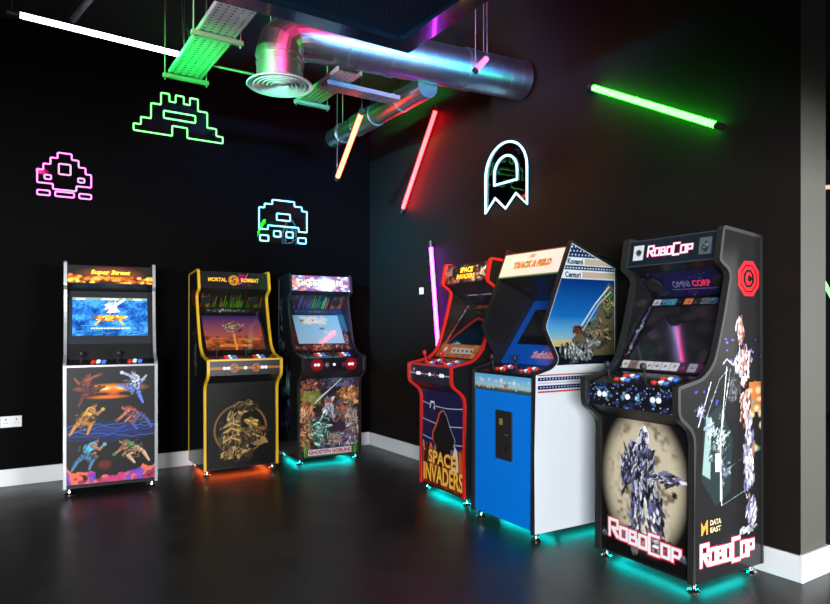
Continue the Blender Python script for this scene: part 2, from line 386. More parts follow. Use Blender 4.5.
def cabinet(label, loc, rz, K):
    t = thing('arcade_cabinet', label, 'arcade cabinet', loc, rz, GROUP)
    th = K['th']; xi = HW - th
    prof = [L(p) for p in rounded(K['prof'], K['rad'])]
    for s in (-1, 1):
        b = NB(); prism(b, prof, s * xi, s * HW); sp = obj('side_panel', b, K['side'][0 if s < 0 else 1], t)
        K.setdefault('sps', {})[s] = sp
        b = NB(); tw = K.get('tw', .004)
        path = prof if K.get('trim_all') else prof
        pts = [Vector(p) for p in path]; n = len(pts) - (0 if K.get('trim_all') else 0)
        end = len(pts) - 1
        A, B = [], []
        for i in range(end + 1):
            u = (pts[min(i + 1, end)] - pts[max(i - 1, 0)]).normalized(); nn = Vector((u.y, -u.x))
            if i == 0: nn = Vector((-1, 0))
            c = Vector((.29 - .3, 1.0)); 
            if (pts[i] - c).dot(nn) < 0 and i in (0,): nn = -nn
            A.append(pts[i] - nn * tw); B.append(pts[i] + nn * .012)
        x0, x1 = (s * (xi - .001), s * (HW + .0025))
        va = [[b.verts.new((x, q.x, q.y)) for q in ring] for x in (x0, x1) for ring in (A, B)]
        for i in range(end):
            for (P, Q) in ((va[0], va[2]), (va[1], va[3]), (va[0], va[1]), (va[2], va[3])):
                b.faces.new((P[i], P[i + 1], Q[i + 1], Q[i]))
        obj('edge_trim', b, K['trim'], sp)
    def slabo(name, seg, m, thick=.012, grow=0):
        b = NB(); slab(b, L(seg[0]), L(seg[1]), -thick, -xi + .0005, xi - .0005); return obj(name, b, m, t)
    # inner carcass
    slabo('front_panel', K['front'], M['blk']); K['p_front'] = t.children[-1]
    front = [c for c in t.children if c.name.startswith('front_panel')][0]
    b = NB(); slab(b, L((.012, .06)), L((.555, .06)), .012, -xi, xi); obj('base_panel', b, M['blk'], t)
    b = NB(); slab(b, L((.02, .06)), L((.02, 1.73)), .012, -xi, xi); obj('back_panel', b, M['blk'], t)
    b = NB(); slab(b, L(K['mq'][1]), L((.03, 1.735)), -.012, -xi, xi); obj('top_panel', b, M['blk'], t)
    und = slabo('panel_underside', K['under'], M['blk'])
    cpf = slabo('control_panel_front', K['cpf'], M['blk']); cpt = slabo('control_panel', K['cpt'], M['blk_gloss'])
    bez = slabo('screen_bezel', K['bez'], K.get('bezmat', M['blk'])); spk = slabo('speaker_panel', K['spk'], M['blk'])
    mqb = slabo('marquee_underside', K['mqb'], M['blk']); mq = slabo('marquee', K['mq'], K.get('mqmat', M['blk']))
    # feet
    for x in (-.275, .275):
        for d in (.06, .525):
            b = NB(); y = .29 - d
            lathe(b, [(.001, 0), (.029, 0), (.031, .007), (.024, .014), (.012, .015), (.009, .03), (.017, .031), (.017, .044), (.008, .045), (.008, .058), (.001, .059)], 20, Matrix.Translation((x, y, 0)))
            obj('foot', b, M['chrome'], t, smooth=True)
    # speaker grilles
    O, U, V, ln, N = panel_frame(K['spk'])
    for x in K.get('spkx', (.1, .52)):
        b = NB(); Mx = frame(O + U * x + V * ln * .5, U, V)
        lathe(b, [(.001, 0), (.047, 0), (.05, .003), (.046, .006), (.038, .004), (.03, .007), (.02, .005), (.001, .008)], 28, Mx)
        g = obj('speaker_grille', b, M['blk_matt'], spk, smooth=True)
    # controls
    O, U, V, ln, N = panel_frame(K['cpt'])
    Mx = frame(O, U, V)
    for px in K.get('joy', (.1, .34)):
        b = NB(); q = Mx @ Matrix.Translation((px, ln * .45, 0))
        lathe(b, [(.001, 0), (.022, 0), (.022, .003), (.006, .005), (.006, .045), (.010, .05), (.017, .065), (.017, .073), (.011, .086), (.001, .09)], 18, q)
        obj('joystick', b, K.get('joymat', M['blk_matt']), t, smooth=True)
        for r_ in range(2):
            for c in range(3):
                b = NB(); q = Mx @ Matrix.Translation((px + .075 + c * .036 + r_ * .006, ln * (.32 + .3 * r_) + (.01 if c == 1 else 0), 0))
                lathe(b, [(.001, 0), (.0155, 0), (.0155, .004), (.012, .006), (.011, .008), (.001, .009)], 16, q)
                mm = M[('btn_red', 'btn_white', 'btn_blue')[c]] if K.get('btns', 1) == 1 else M[K['btns'][c]]
                obj('button', b, mm, t, smooth=True)
    O, U, V, ln, N = panel_frame(K['cpf']); Mx = frame(O, U, V)
    for px in K.get('starts', (.14, .17, .31, .45, .48)):
        b = NB(); q = Mx @ Matrix.Translation((px, ln * .5, 0))
        lathe(b, [(.001, 0), (.014, 0), (.014, .005), (.010, .008), (.001, .009)], 16, q)
        obj('start_button', b, M['btn_white'], t, smooth=True)
    if K.get('led'):
        b = NB(); bx(b, -.26, .26, .29 - .51, .29 - .47, .046, .0495); bx(b, -.27, -.24, -.15, .2, .046, .0495); bx(b, .24, .27, -.15, .2, .046, .0495)
        obj('underglow_strip', b, K['led'], t)
    return t, dict(front=front, under=und, cpf=cpf, cpt=cpt, bez=bez, spk=spk, mq=mq)
def art(P, part, K, seg, m, x0=None, y0=0, name='artwork', lift=0):
    O, U, V, ln, N = panel_frame(K[seg]); x0 = K['th'] + .001 if x0 is None else x0
    return P.build(name, O + U * x0 + V * y0 + N * lift, U, V, m, part)
def plen(K, seg): return (Vector(K[seg][1]) - Vector(K[seg][0])).length
def pw(K): return 2 * HW - 2 * K['th'] - .002
def letter_on(K, seg, txt, cx, cy, w, h, c, part, es=0, **kw):
    O, U, V, ln, N = panel_frame(K[seg]); return lettering(txt, O, U, V, cx, cy, w, h, colmat(c, es), part, **kw)
SILV = [(190, 195, 215), (120, 125, 160), (60, 60, 90), (235, 235, 245), (90, 95, 125), (30, 30, 45)]

# --- 1: fighting game cabinet, silver trim
K = dict(STD); K.update(side=(M['blk_gloss'], M['blk_gloss']), trim=M['silver_trim'], starts=(), cpf=((.572, .965), (.572, .985)), under=((.555, .79), (.56, .965)),
     front=((.572, .06), (.572, .965)), cpt=((.572, .985), (.44, 1.02)), bez=((.405, 1.14), (.30, 1.56)), spk=((.44, 1.02), (.405, 1.14)), mqb=((.30, 1.56), (.388, 1.622)), mq=((.388, 1.622), (.37, 1.762)),
     prof=[(.575, .05), (.58, .98), (.575, 1.0), (.46, 1.05), (.43, 1.15), (.39, 1.35), (.375, 1.57), (.40, 1.60), (.385, 1.785), (.02, 1.76), (.01, .05)],
     rad=[0, 0, .01, .04, .1, .1, .03, .01, .01, .01, 0], spkx=(), joy=(.11, .355), tw=.005)
t, C = cabinet('silver-edged arcade cabinet with brawl artwork, leftmost of the three on the back wall', (-2.606, -.36, 0), R(-6), K); t.scale.x = 1.06
H = plen(K, 'front') - .004; W = pw(K); P = Paint(W, H, .003, (17, 16, 18), 3)
P.ell(W * .5, H * .82, W * .32, .028, (230, 120, 20), 1, .4); P.ell(W * .5, H * .82, W * .2, .012, (255, 225, 120), 1, .4); P.ell(W * .46, H * .745, W * .18, .012, (225, 110, 20), .9, .5); P.ell(W * .52, H * .80, .035, .04, (220, 90, 20), .8, .5)
for k in range(9):
    x = 0; y = H * (.40 + .012 * k); pts = [(x, y)]
    while x < W: x += .03; y += P.rng.uniform(-.018, .018); y = min(max(y, H * .36), H * .52); pts.append((x, y))
    P.stroke(pts, .003, P.rng.choice([(50, 90, 190), (90, 140, 230), (30, 50, 130)]), .8)
P.ell(W * .5, H * .46, W * .4, .06, (30, 60, 150), .35, .6)
for cx, cy, pal, an in ((.2, .83, [(120, 40, 35), (90, 60, 70), (160, 70, 50), (70, 30, 30)], .9), (.8, .84, [(90, 120, 200), (130, 140, 170), (200, 205, 220), (60, 80, 150)], 2.0),
                        (.22, .56, [(215, 160, 60), (190, 130, 60), (150, 90, 50), (230, 190, 90)], .6), (.77, .56, [(160, 85, 65), (190, 110, 85), (120, 60, 50), (90, 60, 60)], 2.2),
                        (.25, .27, [(70, 170, 210), (150, 105, 80), (110, 75, 60), (60, 130, 180), (130, 60, 40)], .9), (.72, .28, [(60, 110, 60), (170, 110, 80), (140, 80, 60), (200, 190, 160)], 2.3)):
    pass
PS = [dict(n=(.22, .42), s=(.12, .25), h=(-.12, -.05), e1=(.3, .12), w1=(.45, .28), e2=(.02, .08), w2=(.2, .02), k1=(.12, -.2), f1=(.02, -.5), k2=(-.3, -.22), f2=(-.45, -.5)),
      dict(n=(.05, .45), s=(0, .26), h=(-.05, -.06), e1=(.2, .38), w1=(.38, .46), e2=(-.2, .18), w2=(-.32, .34), k1=(.25, -.02), f1=(.5, .05), k2=(-.12, -.3), f2=(-.22, -.56)),
      dict(n=(.3, .3), s=(.16, .22), h=(-.14, .05), e1=(.34, .02), w1=(.5, -.12), e2=(.1, .0), w2=(.26, -.16), k1=(.1, -.18), f1=(-.08, -.44), k2=(-.34, -.1), f2=(-.5, -.4))]
SK = (150, 100, 70)
for cx, cy, po, pal, fl in ((.22, .82, 1, ((130, 60, 48), (104, 44, 40), (86, 40, 42)), 1), (.77, .83, 1, ((150, 150, 175), (196, 204, 226), (86, 112, 190)), -1), (.22, .57, 0, (SK, (206, 150, 60), (176, 116, 48)), 1),
                            (.76, .57, 2, ((170, 96, 76), (130, 62, 52), (60, 74, 130)), -1), (.24, .27, 0, (SK, (72, 168, 208), (64, 104, 140)), 1), (.73, .28, 2, (SK, (66, 110, 62), (190, 150, 120)), -1)):
    P.cluster(W * cx, H * cy, W * .13, H * .09, [tuple(int(v * .7) for v in c) for c in pal], 20, .02, .8, .9)
    P.figure(W * cx, H * cy, .235, PS[po], pal, fl)
    P.cluster(W * cx, H * cy, W * .12, H * .07, [tuple(int(v * q) for v in c) for c in pal for q in (.35, 1)], 22, .013, .8, .9, a=.8)
P.ell(W * .42, H * .17, .04, .03, (110, 30, 30), .8, .4)
n1 = P.noise(.05, 4) + .5 * P.noise(.02, 5); top = H * .03 + .07 * n1 * (1.2 + .5 * np.cos(P.X / W * 6.3)); mk = (P.Y < top).astype(float)
P.mix(mk * np.clip(n1, 0, 1), (190, 50, 110)); P.mix(mk * (P.noise(.03, 7) > .55), (225, 110, 60), .8); P.mix(mk * (P.noise(.04, 8) > .6), (70, 60, 180), .8); P.mix((P.Y < H * .02).astype(float), (15, 10, 20))
art(P, C['front'], K, 'front', M['art'], y0=.002)
b = NB(); O, U, V, ln, N = panel_frame(K['front'])
q = O.y - .004
bx(b, -.29, .29, q, q + .006, .968, .982); obj('top_trim', b, M['silver_trim'], C['front'])
H = plen(K, 'mq'); P = Paint(W, H, .0022, (16, 12, 10), 5)
for k in range(80): P.ell(P.rng.uniform(0, W), P.rng.uniform(0, H * .32 + .03 * math.exp(-((k / 80 - .5) ** 2) * 20)), .016, .011, P.rng.choice([(230, 120, 20), (250, 180, 50), (200, 80, 15), (255, 210, 90), (150, 50, 10)]), .9, .4)
P.ell(W * .5, H * .5, W * .27, H * .3, (150, 80, 10), .7, .6)
art(P, C['mq'], K, 'mq', M['lit'], lift=.0006)
letter_on(K, 'mq', 'Super Street', .31, H * .60, .27, H * .32, (255, 215, 70), C['mq'], 1.1, bold=.03, shear=.2, lift=.0022)
letter_on(K, 'mq', 'Fighter', .31, H * .30, .16, H * .2, (255, 140, 40), C['mq'], .9, bold=.03, lift=.0022)
H = plen(K, 'bez'); P = Paint(W, H, .006, (36, 38, 44), 2); art(P, C['bez'], K, 'bez', M['art_gloss'], lift=.0003)
sw, sh = .515, .315; P = Paint(sw, sh, .0022, (30, 90, 165), 9)
nn = P.noise(.05, 1) * .6 + P.noise(.015, 2) * .4; st = P.noise(.012, 3)
P.mix(np.clip((nn - .45) * 4, 0, 1), (70, 150, 215), .8); P.mix(np.clip((.42 - nn) * 4, 0, 1), (15, 45, 110), .9)
P.mix((P.Y > sh * .93).astype(float), (120, 150, 110), .8)
for k in range(60): x = P.rng.uniform(0, sw); y = P.rng.uniform(0, sh * .3); P.stroke([(x, y), (x + .05, y + .002)], .004, P.rng.choice([(20, 60, 120), (90, 160, 180), (30, 110, 120)]), .8)
for x in (.03, .2, .26, .42): P.stroke([(x, sh * .955), (x + .05, sh * .955)], .012, (240, 235, 220), .8)
P.cluster(sw * .5, sh * .78, .04, .05, [(235, 240, 250), (200, 215, 235), (255, 255, 255)], 22, .022, 1.0, .6)
P.poly([(sw * .44, sh * .6), (sw * .62, sh * .62), (sw * .56, sh * .8)], (225, 235, 245)); P.stroke([(sw * .52, sh * .75), (sw * .68, sh * .95)], .02, (215, 225, 240), 1)
P.cluster(sw * .48, sh * .47, .11, .022, [(240, 185, 60), (230, 160, 50), (250, 210, 100), (200, 110, 50), (210, 70, 50)], 60, .018, .1, .5)
P.stroke([(sw * .3, sh * .3), (sw * .36, sh * .42)], .014, (230, 170, 60)); P.stroke([(sw * .66, sh * .3), (sw * .62, sh * .42)], .014, (230, 170, 60))
for k in range(16): x = sw * (.24 + .033 * k); P.rect(x, x + .011, sh * .18, sh * .215, (225, 235, 250), .85)
O, U, V, ln, N = panel_frame(K['bez']); P.build('screen', O + U * (.31 - sw / 2) + V * .065 + N * .004, U, V, M['screen'], t)

# --- 2: yellow-trimmed cabinet
K = dict(STD); K.update(side=(M['blk_gloss'], M['blk_gloss']), trim=M['yellow_trim'], led=M['orange_led'], tw=.005)
t, C = cabinet('yellow-edged black arcade cabinet with gold ring artwork, middle of the three on the back wall', (-1.585, -.30, 0), R(-1), K); t.scale.x = 1.05
W = pw(K); H = plen(K, 'front'); P = Paint(W, H, .003, (15, 14, 13), 6)
P.mottle([(24, 22, 16), (20, 19, 16), (12, 12, 12)], 60, 0, W, 0, H, .05, .12, .4)
cx, cy, r = W * .49, H * .44, .215
P.ring(cx, cy, r, .018, (112, 74, 34)); P.ring(cx, cy, r, .007, (150, 105, 55), .7)
P.ell(cx - .02, cy - .02, .15, .2, (20, 17, 13), .9, .3)
for dx, dy, rx, ry, n, an in ((-.06, .02, .10, .16, 70, 1.2), (.03, .2, .11, .03, 24, .1), (-.1, -.12, .07, .1, 34, 1.5), (.11, -.05, .09, .1, 36, 2.4), (.0, -.2, .12, .04, 26, 1.0)):
    P.cluster(cx + dx, cy + dy, rx, ry, [(104, 78, 46), (70, 52, 32), (142, 110, 64), (48, 36, 24), (34, 28, 20), (182, 146, 92)], n, .042, an, .8)
P.cluster(cx + .1, cy + .06, .05, .03, [(196, 158, 60), (214, 176, 84), (150, 112, 40)], 12, .028, 2.6, .5)
for y in (.0, .045, -.08): P.stroke([(cx - .14, cy + y - .02), (cx - .08, cy + y + .012), (cx - .01, cy + y - .015)], .013, (196, 160, 84))
art(P, C['front'], K, 'front', M['art'])
H = plen(K, 'cpf'); P = Paint(W, H, .0025, (22, 22, 18), 7); P.rect(0, W, H * .42, H * .58, (170, 95, 40))
for x in (.2, .38): dragon_disc(P, x, H * .5, .036, (190, 110, 50), (40, 22, 12))
art(P, C['cpf'], K, 'cpf', M['art_gloss'])
b = NB(); O, U, V, ln, N = panel_frame(K['cpf']); bx(b, -.29, .29, O.y - .005, O.y + .006, .985, 1.0); obj('panel_trim', b, M['yellow_trim'], C['cpf'])
H = plen(K, 'mq'); P = Paint(W, H, .0022, (22, 20, 22), 8)
P.mottle([(150, 20, 90), (200, 40, 120), (90, 10, 60)], 16, W * .55, W * .72, H * .2, H * .85, .008, .02, .7); P.stroke([(W * .56, H * .25), (W * .66, H * .6), (W * .7, H * .9)], .006, (220, 60, 140))
dragon_disc(P, W * .49, H * .5, H * .3, (225, 150, 50), (60, 30, 12)); art(P, C['mq'], K, 'mq', M['dim_lit'], lift=.0006)
letter_on(K, 'mq', 'MORTAL', .165, H * .52, .155, H * .24, (240, 180, 50), C['mq'], .6, bold=.03, lift=.0022)
letter_on(K, 'mq', 'KOMBAT', .445, H * .52, .155, H * .24, (240, 180, 50), C['mq'], .6, bold=.03, lift=.0022)
H = plen(K, 'spk'); P = Paint(W, H, .0025, (14, 16, 10), 9)
for k in range(110):
    x = P.rng.uniform(0, W); c = (190, 150, 50) if x < W * .28 or x > W * .85 else (120, 190, 40); h0 = P.rng.uniform(.2, .9) * H
    P.stroke([(x, H * .05), (x, h0)], .005, tuple(int(v * P.rng.uniform(.25, .9)) for v in c), .8)
art(P, C['spk'], K, 'spk', M['art_gloss'])
H = plen(K, 'bez'); P = Paint(W, H, .003, (12, 11, 12), 10); P.rect(0, W, H * .88, H, (26, 26, 26)); P.cluster(W * .5, H * .93, W * .35, .012, [(150, 150, 145), (90, 90, 90), (40, 40, 40)], 40, .014)
P.cluster(W * .93, H * .5, .012, H * .4, [(150, 70, 40), (90, 50, 40), (60, 60, 60)], 40, .014); art(P, C['bez'], K, 'bez', M['art_gloss'])
sw, sh = .50, .38; P = Paint(sw, sh, .0025, (40, 26, 60), 11); P.vgrad(0, sh * .35, (110, 40, 18), (200, 100, 40)); P.vgrad(sh * .35, sh, (150, 70, 60), (40, 34, 84))
P.mottle([(60, 30, 30), (90, 45, 30), (40, 20, 30)], 50, 0, sw, 0, sh * .4, .01, .04, .7)
P.cluster(sw * .5, sh * .68, .10, .06, [(170, 150, 130), (190, 110, 60), (120, 100, 110), (90, 70, 60)], 60, .016, .4, .8)
P.stroke([(sw * .5, 0), (sw * .5, sh * .45)], .02, (220, 130, 50), .8); P.stroke([(sw * .93, sh * .1), (sw * 1.0, sh * .42)], .018, (255, 215, 150), .0)
O, U, V, ln, N = panel_frame(K['bez']); so = P.build('screen', O + U * .06 + V * .03 + N * .004, U, V, M['dim_screen'], t)
letter_on(K, 'bez', 'MORTAL  KOMBAT', .31, .078, .27, .026, (225, 120, 60), so, .5, bold=.02, lift=.0055)
# side badge
P = Paint(.16, .16, .003, (0, 0, 0)); P.mask[:] = (np.hypot(P.X - .08, P.Y - .08) < .078); dragon_disc(P, .08, .08, .078, (130, 60, 50), (40, 15, 15))
P.build('side_emblem', (-HW - .001, .23 - .08, 1.45), (0, -1, 0), (0, 0, 1), M['art_side'], K['sps'][-1])
P = Paint(.3, .75, .004, (0, 0, 0), 4); P.cluster(.15, .4, .1, .3, [(110, 110, 115), (70, 70, 75), (150, 140, 130)], 60, .02, 1.3, .6); P.mask[:] = P.A.sum(-1) > .02
P.build('side_artwork', (-HW - .001, .16, .62), (0, -1, 0), (0, 0, 1), M['art_side'], K['sps'][-1], masked=True)

# --- 3: monster crowd cabinet
K = dict(STD); K.update(side=(M['blk_gloss'], M['blk_gloss']), trim=M['black_trim'], led=M['teal_led'], starts=(.13, .16, .31, .46, .49))
t, C = cabinet('black arcade cabinet with crowded fantasy artwork and pale blue screen, rightmost on the back wall', (-.735, -.305, 0), R(-3), K); t.scale.x = 1.03
W = pw(K); H = plen(K, 'front'); P = Paint(W, H, .003, (30, 26, 28), 12)
P.mottle([(60, 40, 60), (40, 50, 50), (90, 60, 40), (30, 30, 40), (50, 30, 30)], 120, 0, W, 0, H, .03, .08, .8)
P.ell(W * .2, H * .76, .09, .075, (130, 125, 60), .95, .2); P.mottle([(160, 150, 80), (100, 100, 40)], 40, W * .06, W * .36, H * .68, H * .85, .01, .02, .7)
for cx, cy, rx, ry, pal, n in ((.85, .75, .09, .07, [(170, 110, 60), (200, 140, 90), (110, 60, 40)], 50), (.1, .58, .06, .07, [(170, 110, 80), (130, 60, 40), (190, 150, 110)], 34), (.72, .55, .09, .08, [(60, 70, 70), (130, 60, 45), (90, 100, 90), (160, 60, 40)], 50),
                               (.88, .4, .06, .12, [(120, 110, 110), (70, 70, 80), (150, 130, 110)], 40), (.12, .3, .07, .12, [(140, 90, 60), (90, 60, 50), (180, 140, 100)], 46), (.35, .35, .06, .12, [(60, 110, 90), (40, 70, 60), (150, 200, 170), (90, 90, 120)], 50),
                               (.62, .2, .1, .05, [(100, 140, 140), (150, 60, 40), (120, 90, 70), (80, 110, 120)], 44), (.85, .2, .06, .06, [(130, 100, 130), (160, 150, 160), (80, 60, 80)], 30), (.2, .92, .07, .03, [(150, 80, 40), (60, 40, 60)], 20), (.65, .95, .12, .03, [(80, 80, 110), (60, 60, 80)], 30)):
    P.cluster(W * cx, H * cy, rx * 1.35, ry * 1.3, [tuple(min(255, int(v * 1.2)) for v in c) for c in pal], n + 25, .034)
P.cluster(W * .5, H * .60, .05, .10, [(190, 195, 200), (130, 135, 145), (220, 222, 226), (90, 95, 105)], 60, .03, 1.5, .8); P.ell(W * .49, H * .70, .028, .022, (170, 70, 50), .95, .2)
P.poly([(W * .24, H * .66), (W * .3, H * .70), (W * .72, H * .99), (W * .3, H * .74)], (165, 175, 180)); P.stroke([(W * .26, H * .69), (W * .7, H * .98)], .006, (220, 228, 232))
for k in range(110): x = P.rng.uniform(0, W); P.stroke([(x, 0), (x + P.rng.uniform(-.02, .02), P.rng.uniform(.03, .12) * (1.3 if x > W * .85 or x < W * .15 else .6))], .006, P.rng.choice([(70, 130, 40), (100, 160, 50), (40, 80, 30)]), .9)
P.rect(W * .14, W * .88, H * .012, H * .10, (60, 80, 150)); P.rect(W * .15, W * .87, H * .02, H * .092, (225, 205, 190)); art(P, C['front'], K, 'front', M['art'])
letter_on(K, 'front', "GHOSTS'N GOBLINS", .315, H * .056, .41, H * .052, (50, 50, 120), C['front'], bold=.05, lift=.001)
letter_on(K, 'front', "GHOSTS'N GOBLINS", .315, H * .056, .40, H * .046, (205, 50, 45), C['front'], bold=.0, lift=.0018)
H = plen(K, 'cpf'); P = Paint(W, H, .0025, (22, 16, 26), 13)
for x in (.128, .455): P.ell(x, H * .5, .055, .05, (170, 15, 30), .95, .2); P.ring(x, H * .5, .04, .006, (80, 5, 15))
P.cluster(W * .38, H * .5, .02, .02, [(160, 160, 170), (90, 90, 100)], 12, .012); P.cluster(W * .65, H * .5, .03, .02, [(70, 70, 80), (90, 40, 60)], 14, .012)
art(P, C['cpf'], K, 'cpf', M['art_gloss'])
H = plen(K, 'mq'); P = Paint(W, H, .0022, (120, 70, 110), 14)
P.mottle([(230, 210, 240), (150, 90, 180), (250, 240, 230), (190, 60, 60), (120, 170, 240), (80, 60, 120), (230, 140, 90)], 150, 0, W, 0, H, .006, .02, .8)
P.ell(W * .58, H * .45, .07, .05, (220, 240, 255), .9, .7); P.ell(W * .05, H * .5, .03, .04, (220, 100, 50), .8, .5)
art(P, C['mq'], K, 'mq', M['lit'], lift=.0006)
letter_on(K, 'mq', "GHOSTS'N GOBLINS", .31, H * .55, .46, H * .46, (90, 30, 40), C['mq'], 0, bold=.06, lift=.0018)
letter_on(K, 'mq', "GHOSTS'N GOBLINS", .31, H * .55, .45, H * .42, (255, 225, 170), C['mq'], 1.0, bold=.01, lift=.0026)
H = plen(K, 'spk'); P = Paint(W, H, .0025, (20, 20, 34), 15)
for k in range(110):
    x = P.rng.uniform(0, W); f = x / W; c = (110, 90, 190) if f < .4 else ((90, 200, 120) if f < .68 else (190, 110, 80)); P.stroke([(x, H * .05), (x, P.rng.uniform(.3, .95) * H)], .006, tuple(int(v * P.rng.uniform(.3, 1)) for v in c), .8)
art(P, C['spk'], K, 'spk', M['art_gloss'])
H = plen(K, 'bez'); P = Paint(W, H, .003, (30, 20, 34), 16); P.rect(0, W, H * .86, H, (24, 44, 80)); P.cluster(W * .5, H * .93, W * .4, .012, [(50, 80, 130), (160, 70, 50), (90, 100, 90), (20, 40, 80)], 40, .014)
P.rect(W * .86, W, H * .45, H * .86, (50, 90, 120)); P.cluster(W * .93, H * .3, .02, H * .25, [(130, 60, 80), (60, 40, 70), (150, 130, 120)], 50, .014); P.cluster(W * .05, H * .5, .015, H * .4, [(120, 50, 50), (80, 40, 60)], 40, .014)
P.cluster(W * .5, H * .09, W * .45, .03, [(150, 130, 80), (90, 50, 60), (180, 160, 120), (60, 60, 50), (40, 30, 50)], 110, .018); art(P, C['bez'], K, 'bez', M['art_gloss'])
sw, sh = .46, .34; P = Paint(sw, sh, .0025, (125, 160, 180), 17); P.vgrad(0, sh, (135, 168, 186), (105, 145, 170))
P.mottle([(190, 180, 165), (205, 190, 170), (170, 165, 160)], 50, sw * .2, sw * .72, sh * .70, sh * .92, .012, .03, .7); P.cluster(sw * .18, sh * .8, .02, .015, [(60, 70, 60), (180, 70, 50), (120, 130, 60)], 12, .012); P.cluster(sw * .58, sh * .52, .025, .01, [(150, 80, 80), (80, 80, 80)], 10, .01); P.ell(sw * .42, sh * .82, .012, .01, (210, 60, 60))
P.mottle([(190, 180, 170)], 12, sw * .6, sw * .8, sh * .3, sh * .42, .008, .016, .6)
O, U, V, ln, N = panel_frame(K['bez']); P.build('screen', O + U * .075 + V * .085 + N * .004, U, V, M['dim_screen'], t)
P = Paint(.36, 1.3, .004, (0, 0, 0), 4); P.mottle([(60, 30, 80), (40, 50, 70), (70, 110, 110), (30, 20, 40)], 160, 0, .36, 0, 1.3, .02, .06, .7); P.cluster(.27, .45, .05, .12, [(120, 170, 160), (80, 120, 120)], 30, .03, 1.4, .5)
P.clip([(.0, 0), (.335, 0), (.335, .5), (.34, .5), (.34, .55), (.18, .8), (.1, 1.02), (.15, 1.25), (0, 1.25)])
P.build('side_artwork', (-HW - .001, .26, .3), (0, -1, 0), (0, 0, 1), M['art_side'], K['sps'][-1], masked=True)

# --- 4: red-trimmed cabinet on the right wall
K = dict(STD); K.update(side=(M['blk_gloss'], M['blk_gloss']), trim=M['red_trim'], led=M['teal_led'], starts=(.13, .16, .31, .46, .49), tw=.006, joymat=M['red_trim'])
t, C = cabinet('red-edged arcade cabinet with orange lettering on a navy front, by the right wall', (-.306, -2.175, 0), R(-93), K)
W = pw(K); H = plen(K, 'front'); P = Paint(W, H, .003, (22, 22, 66), 18)
for y0 in (.86, .68, .50, .36): P.stroke([(W * k / 12, H * (y0 - .03 * math.sin(k / 12 * 3.14))) for k in range(13)], .005, (200, 205, 225))
for x in (.1, .3, .7, .9): P.stroke([(W * x, H * .2), (W * x, H * .42)], .004, (190, 195, 220))
for k in range(46):
    x = P.rng.uniform(-.04, W); h0 = P.rng.uniform(.26, .42) * H + (.03 if x > W * .6 or x < W * .15 else -.03); P.poly([(x, H * .1), (x + .03, h0), (x + .06, h0 - .02), (x + .1, H * .1)], P.rng.choice([(225, 120, 40), (200, 90, 30), (240, 150, 60), (150, 60, 25), (60, 25, 20)]))
P.poly([(W * .68, H * .2), (W * .78, H * .47), (W * .84, H * .42), (W * .86, H * .22)], (210, 205, 200))
# dark rock spire with an orange rim
spire = [(.30, .22), (.34, .42), (.26, .47), (.27, .55), (.37, .66), (.43, .76), (.5, .80), (.58, .75), (.66, .64), (.78, .52), (.74, .45), (.64, .42), (.66, .22)]
P.poly([(W * (x - .02), H * (y + .01)) for x, y in spire], (205, 75, 40)); P.poly([(W * (x + .01), H * y) for x, y in spire], (14, 14, 18))
P.stroke([(W * (x + .012), H * (y + .006)) for x, y in spire[6:11]], .004, (200, 205, 225))
P.poly([(W * .18, H * .80), (W * .2, H * .88), (W * .3, H * .88), (W * .31, H * .79), (W * .25, H * .83)], (215, 215, 225)); P.poly([(W * .2, H * .81), (W * .22, H * .86), (W * .29, H * .86), (W * .29, H * .82)], (22, 22, 50))
P.rect(0, W, 0, H * .2, (120, 30, 20)); P.mottle([(180, 70, 30), (90, 25, 25), (40, 20, 40)], 60, 0, W, 0, H * .22, .01, .03, .8); P.stroke([(0, H * .2), (W, H * .205)], .006, (210, 80, 110))
art(P, C['front'], K, 'front', M['art'])
for c, bo, li in (((110, 25, 20), .10, .0012), ((250, 195, 70), .03, .0022)):
    letter_on(K, 'front', 'SPACE', .30, H * .30, .38, H * .14, c, C['front'], bold=bo, lift=li)
    letter_on(K, 'front', 'INVADERS', .31, H * .125, .55, H * .19, c, C['front'], bold=bo, lift=li)
H = plen(K, 'cpf'); P = Paint(W, H, .0025, (18, 18, 50), 19); P.rect(0, W, H * .46, H * .52, (190, 195, 210))
for x in (.21, .37): P.cluster(x, H * .5, .01, .02, [(170, 70, 50), (40, 20, 30), (120, 50, 40)], 14, .014)
P.cluster(.06, H * .72, .01, .008, [(220, 220, 235)], 6, .01); art(P, C['cpf'], K, 'cpf', M['art_gloss'])
for seg, yy in (('cpf', 0), ):
    b = NB(); O, U, V, ln, N = panel_frame(K[seg]); bx(b, -.29, .29, O.y - .005, O.y + .006, .985, 1.0); obj('panel_trim', b, M['red_trim'], C['cpf'])
H = plen(K, 'mq'); P = Paint(W, H, .0022, (26, 22, 24), 20)
P.mottle([(90, 70, 60), (150, 100, 60), (60, 60, 80), (190, 170, 150), (110, 50, 40)], 90, 0, W, H * .05, H * .9, .008, .022, .8); P.cluster(W * .86, H * .5, .03, .025, [(225, 215, 200), (160, 140, 120)], 16, .018); P.cluster(W * .1, H * .5, .03, .02, [(170, 90, 60), (130, 130, 140)], 16, .016); P.ell(W * .5, H * .5, .13, .045, (50, 30, 20), .9, .3)
art(P, C['mq'], K, 'mq', M['lit'], lift=.0006)
letter_on(K, 'mq', 'SPACE', .31, H * .66, .17, H * .28, (255, 215, 70), C['mq'], 1.0, bold=.04, lift=.0022); letter_on(K, 'mq', 'INVADERS', .31, H * .32, .24, H * .26, (255, 200, 60), C['mq'], 1.0, bold=.04, lift=.0022)
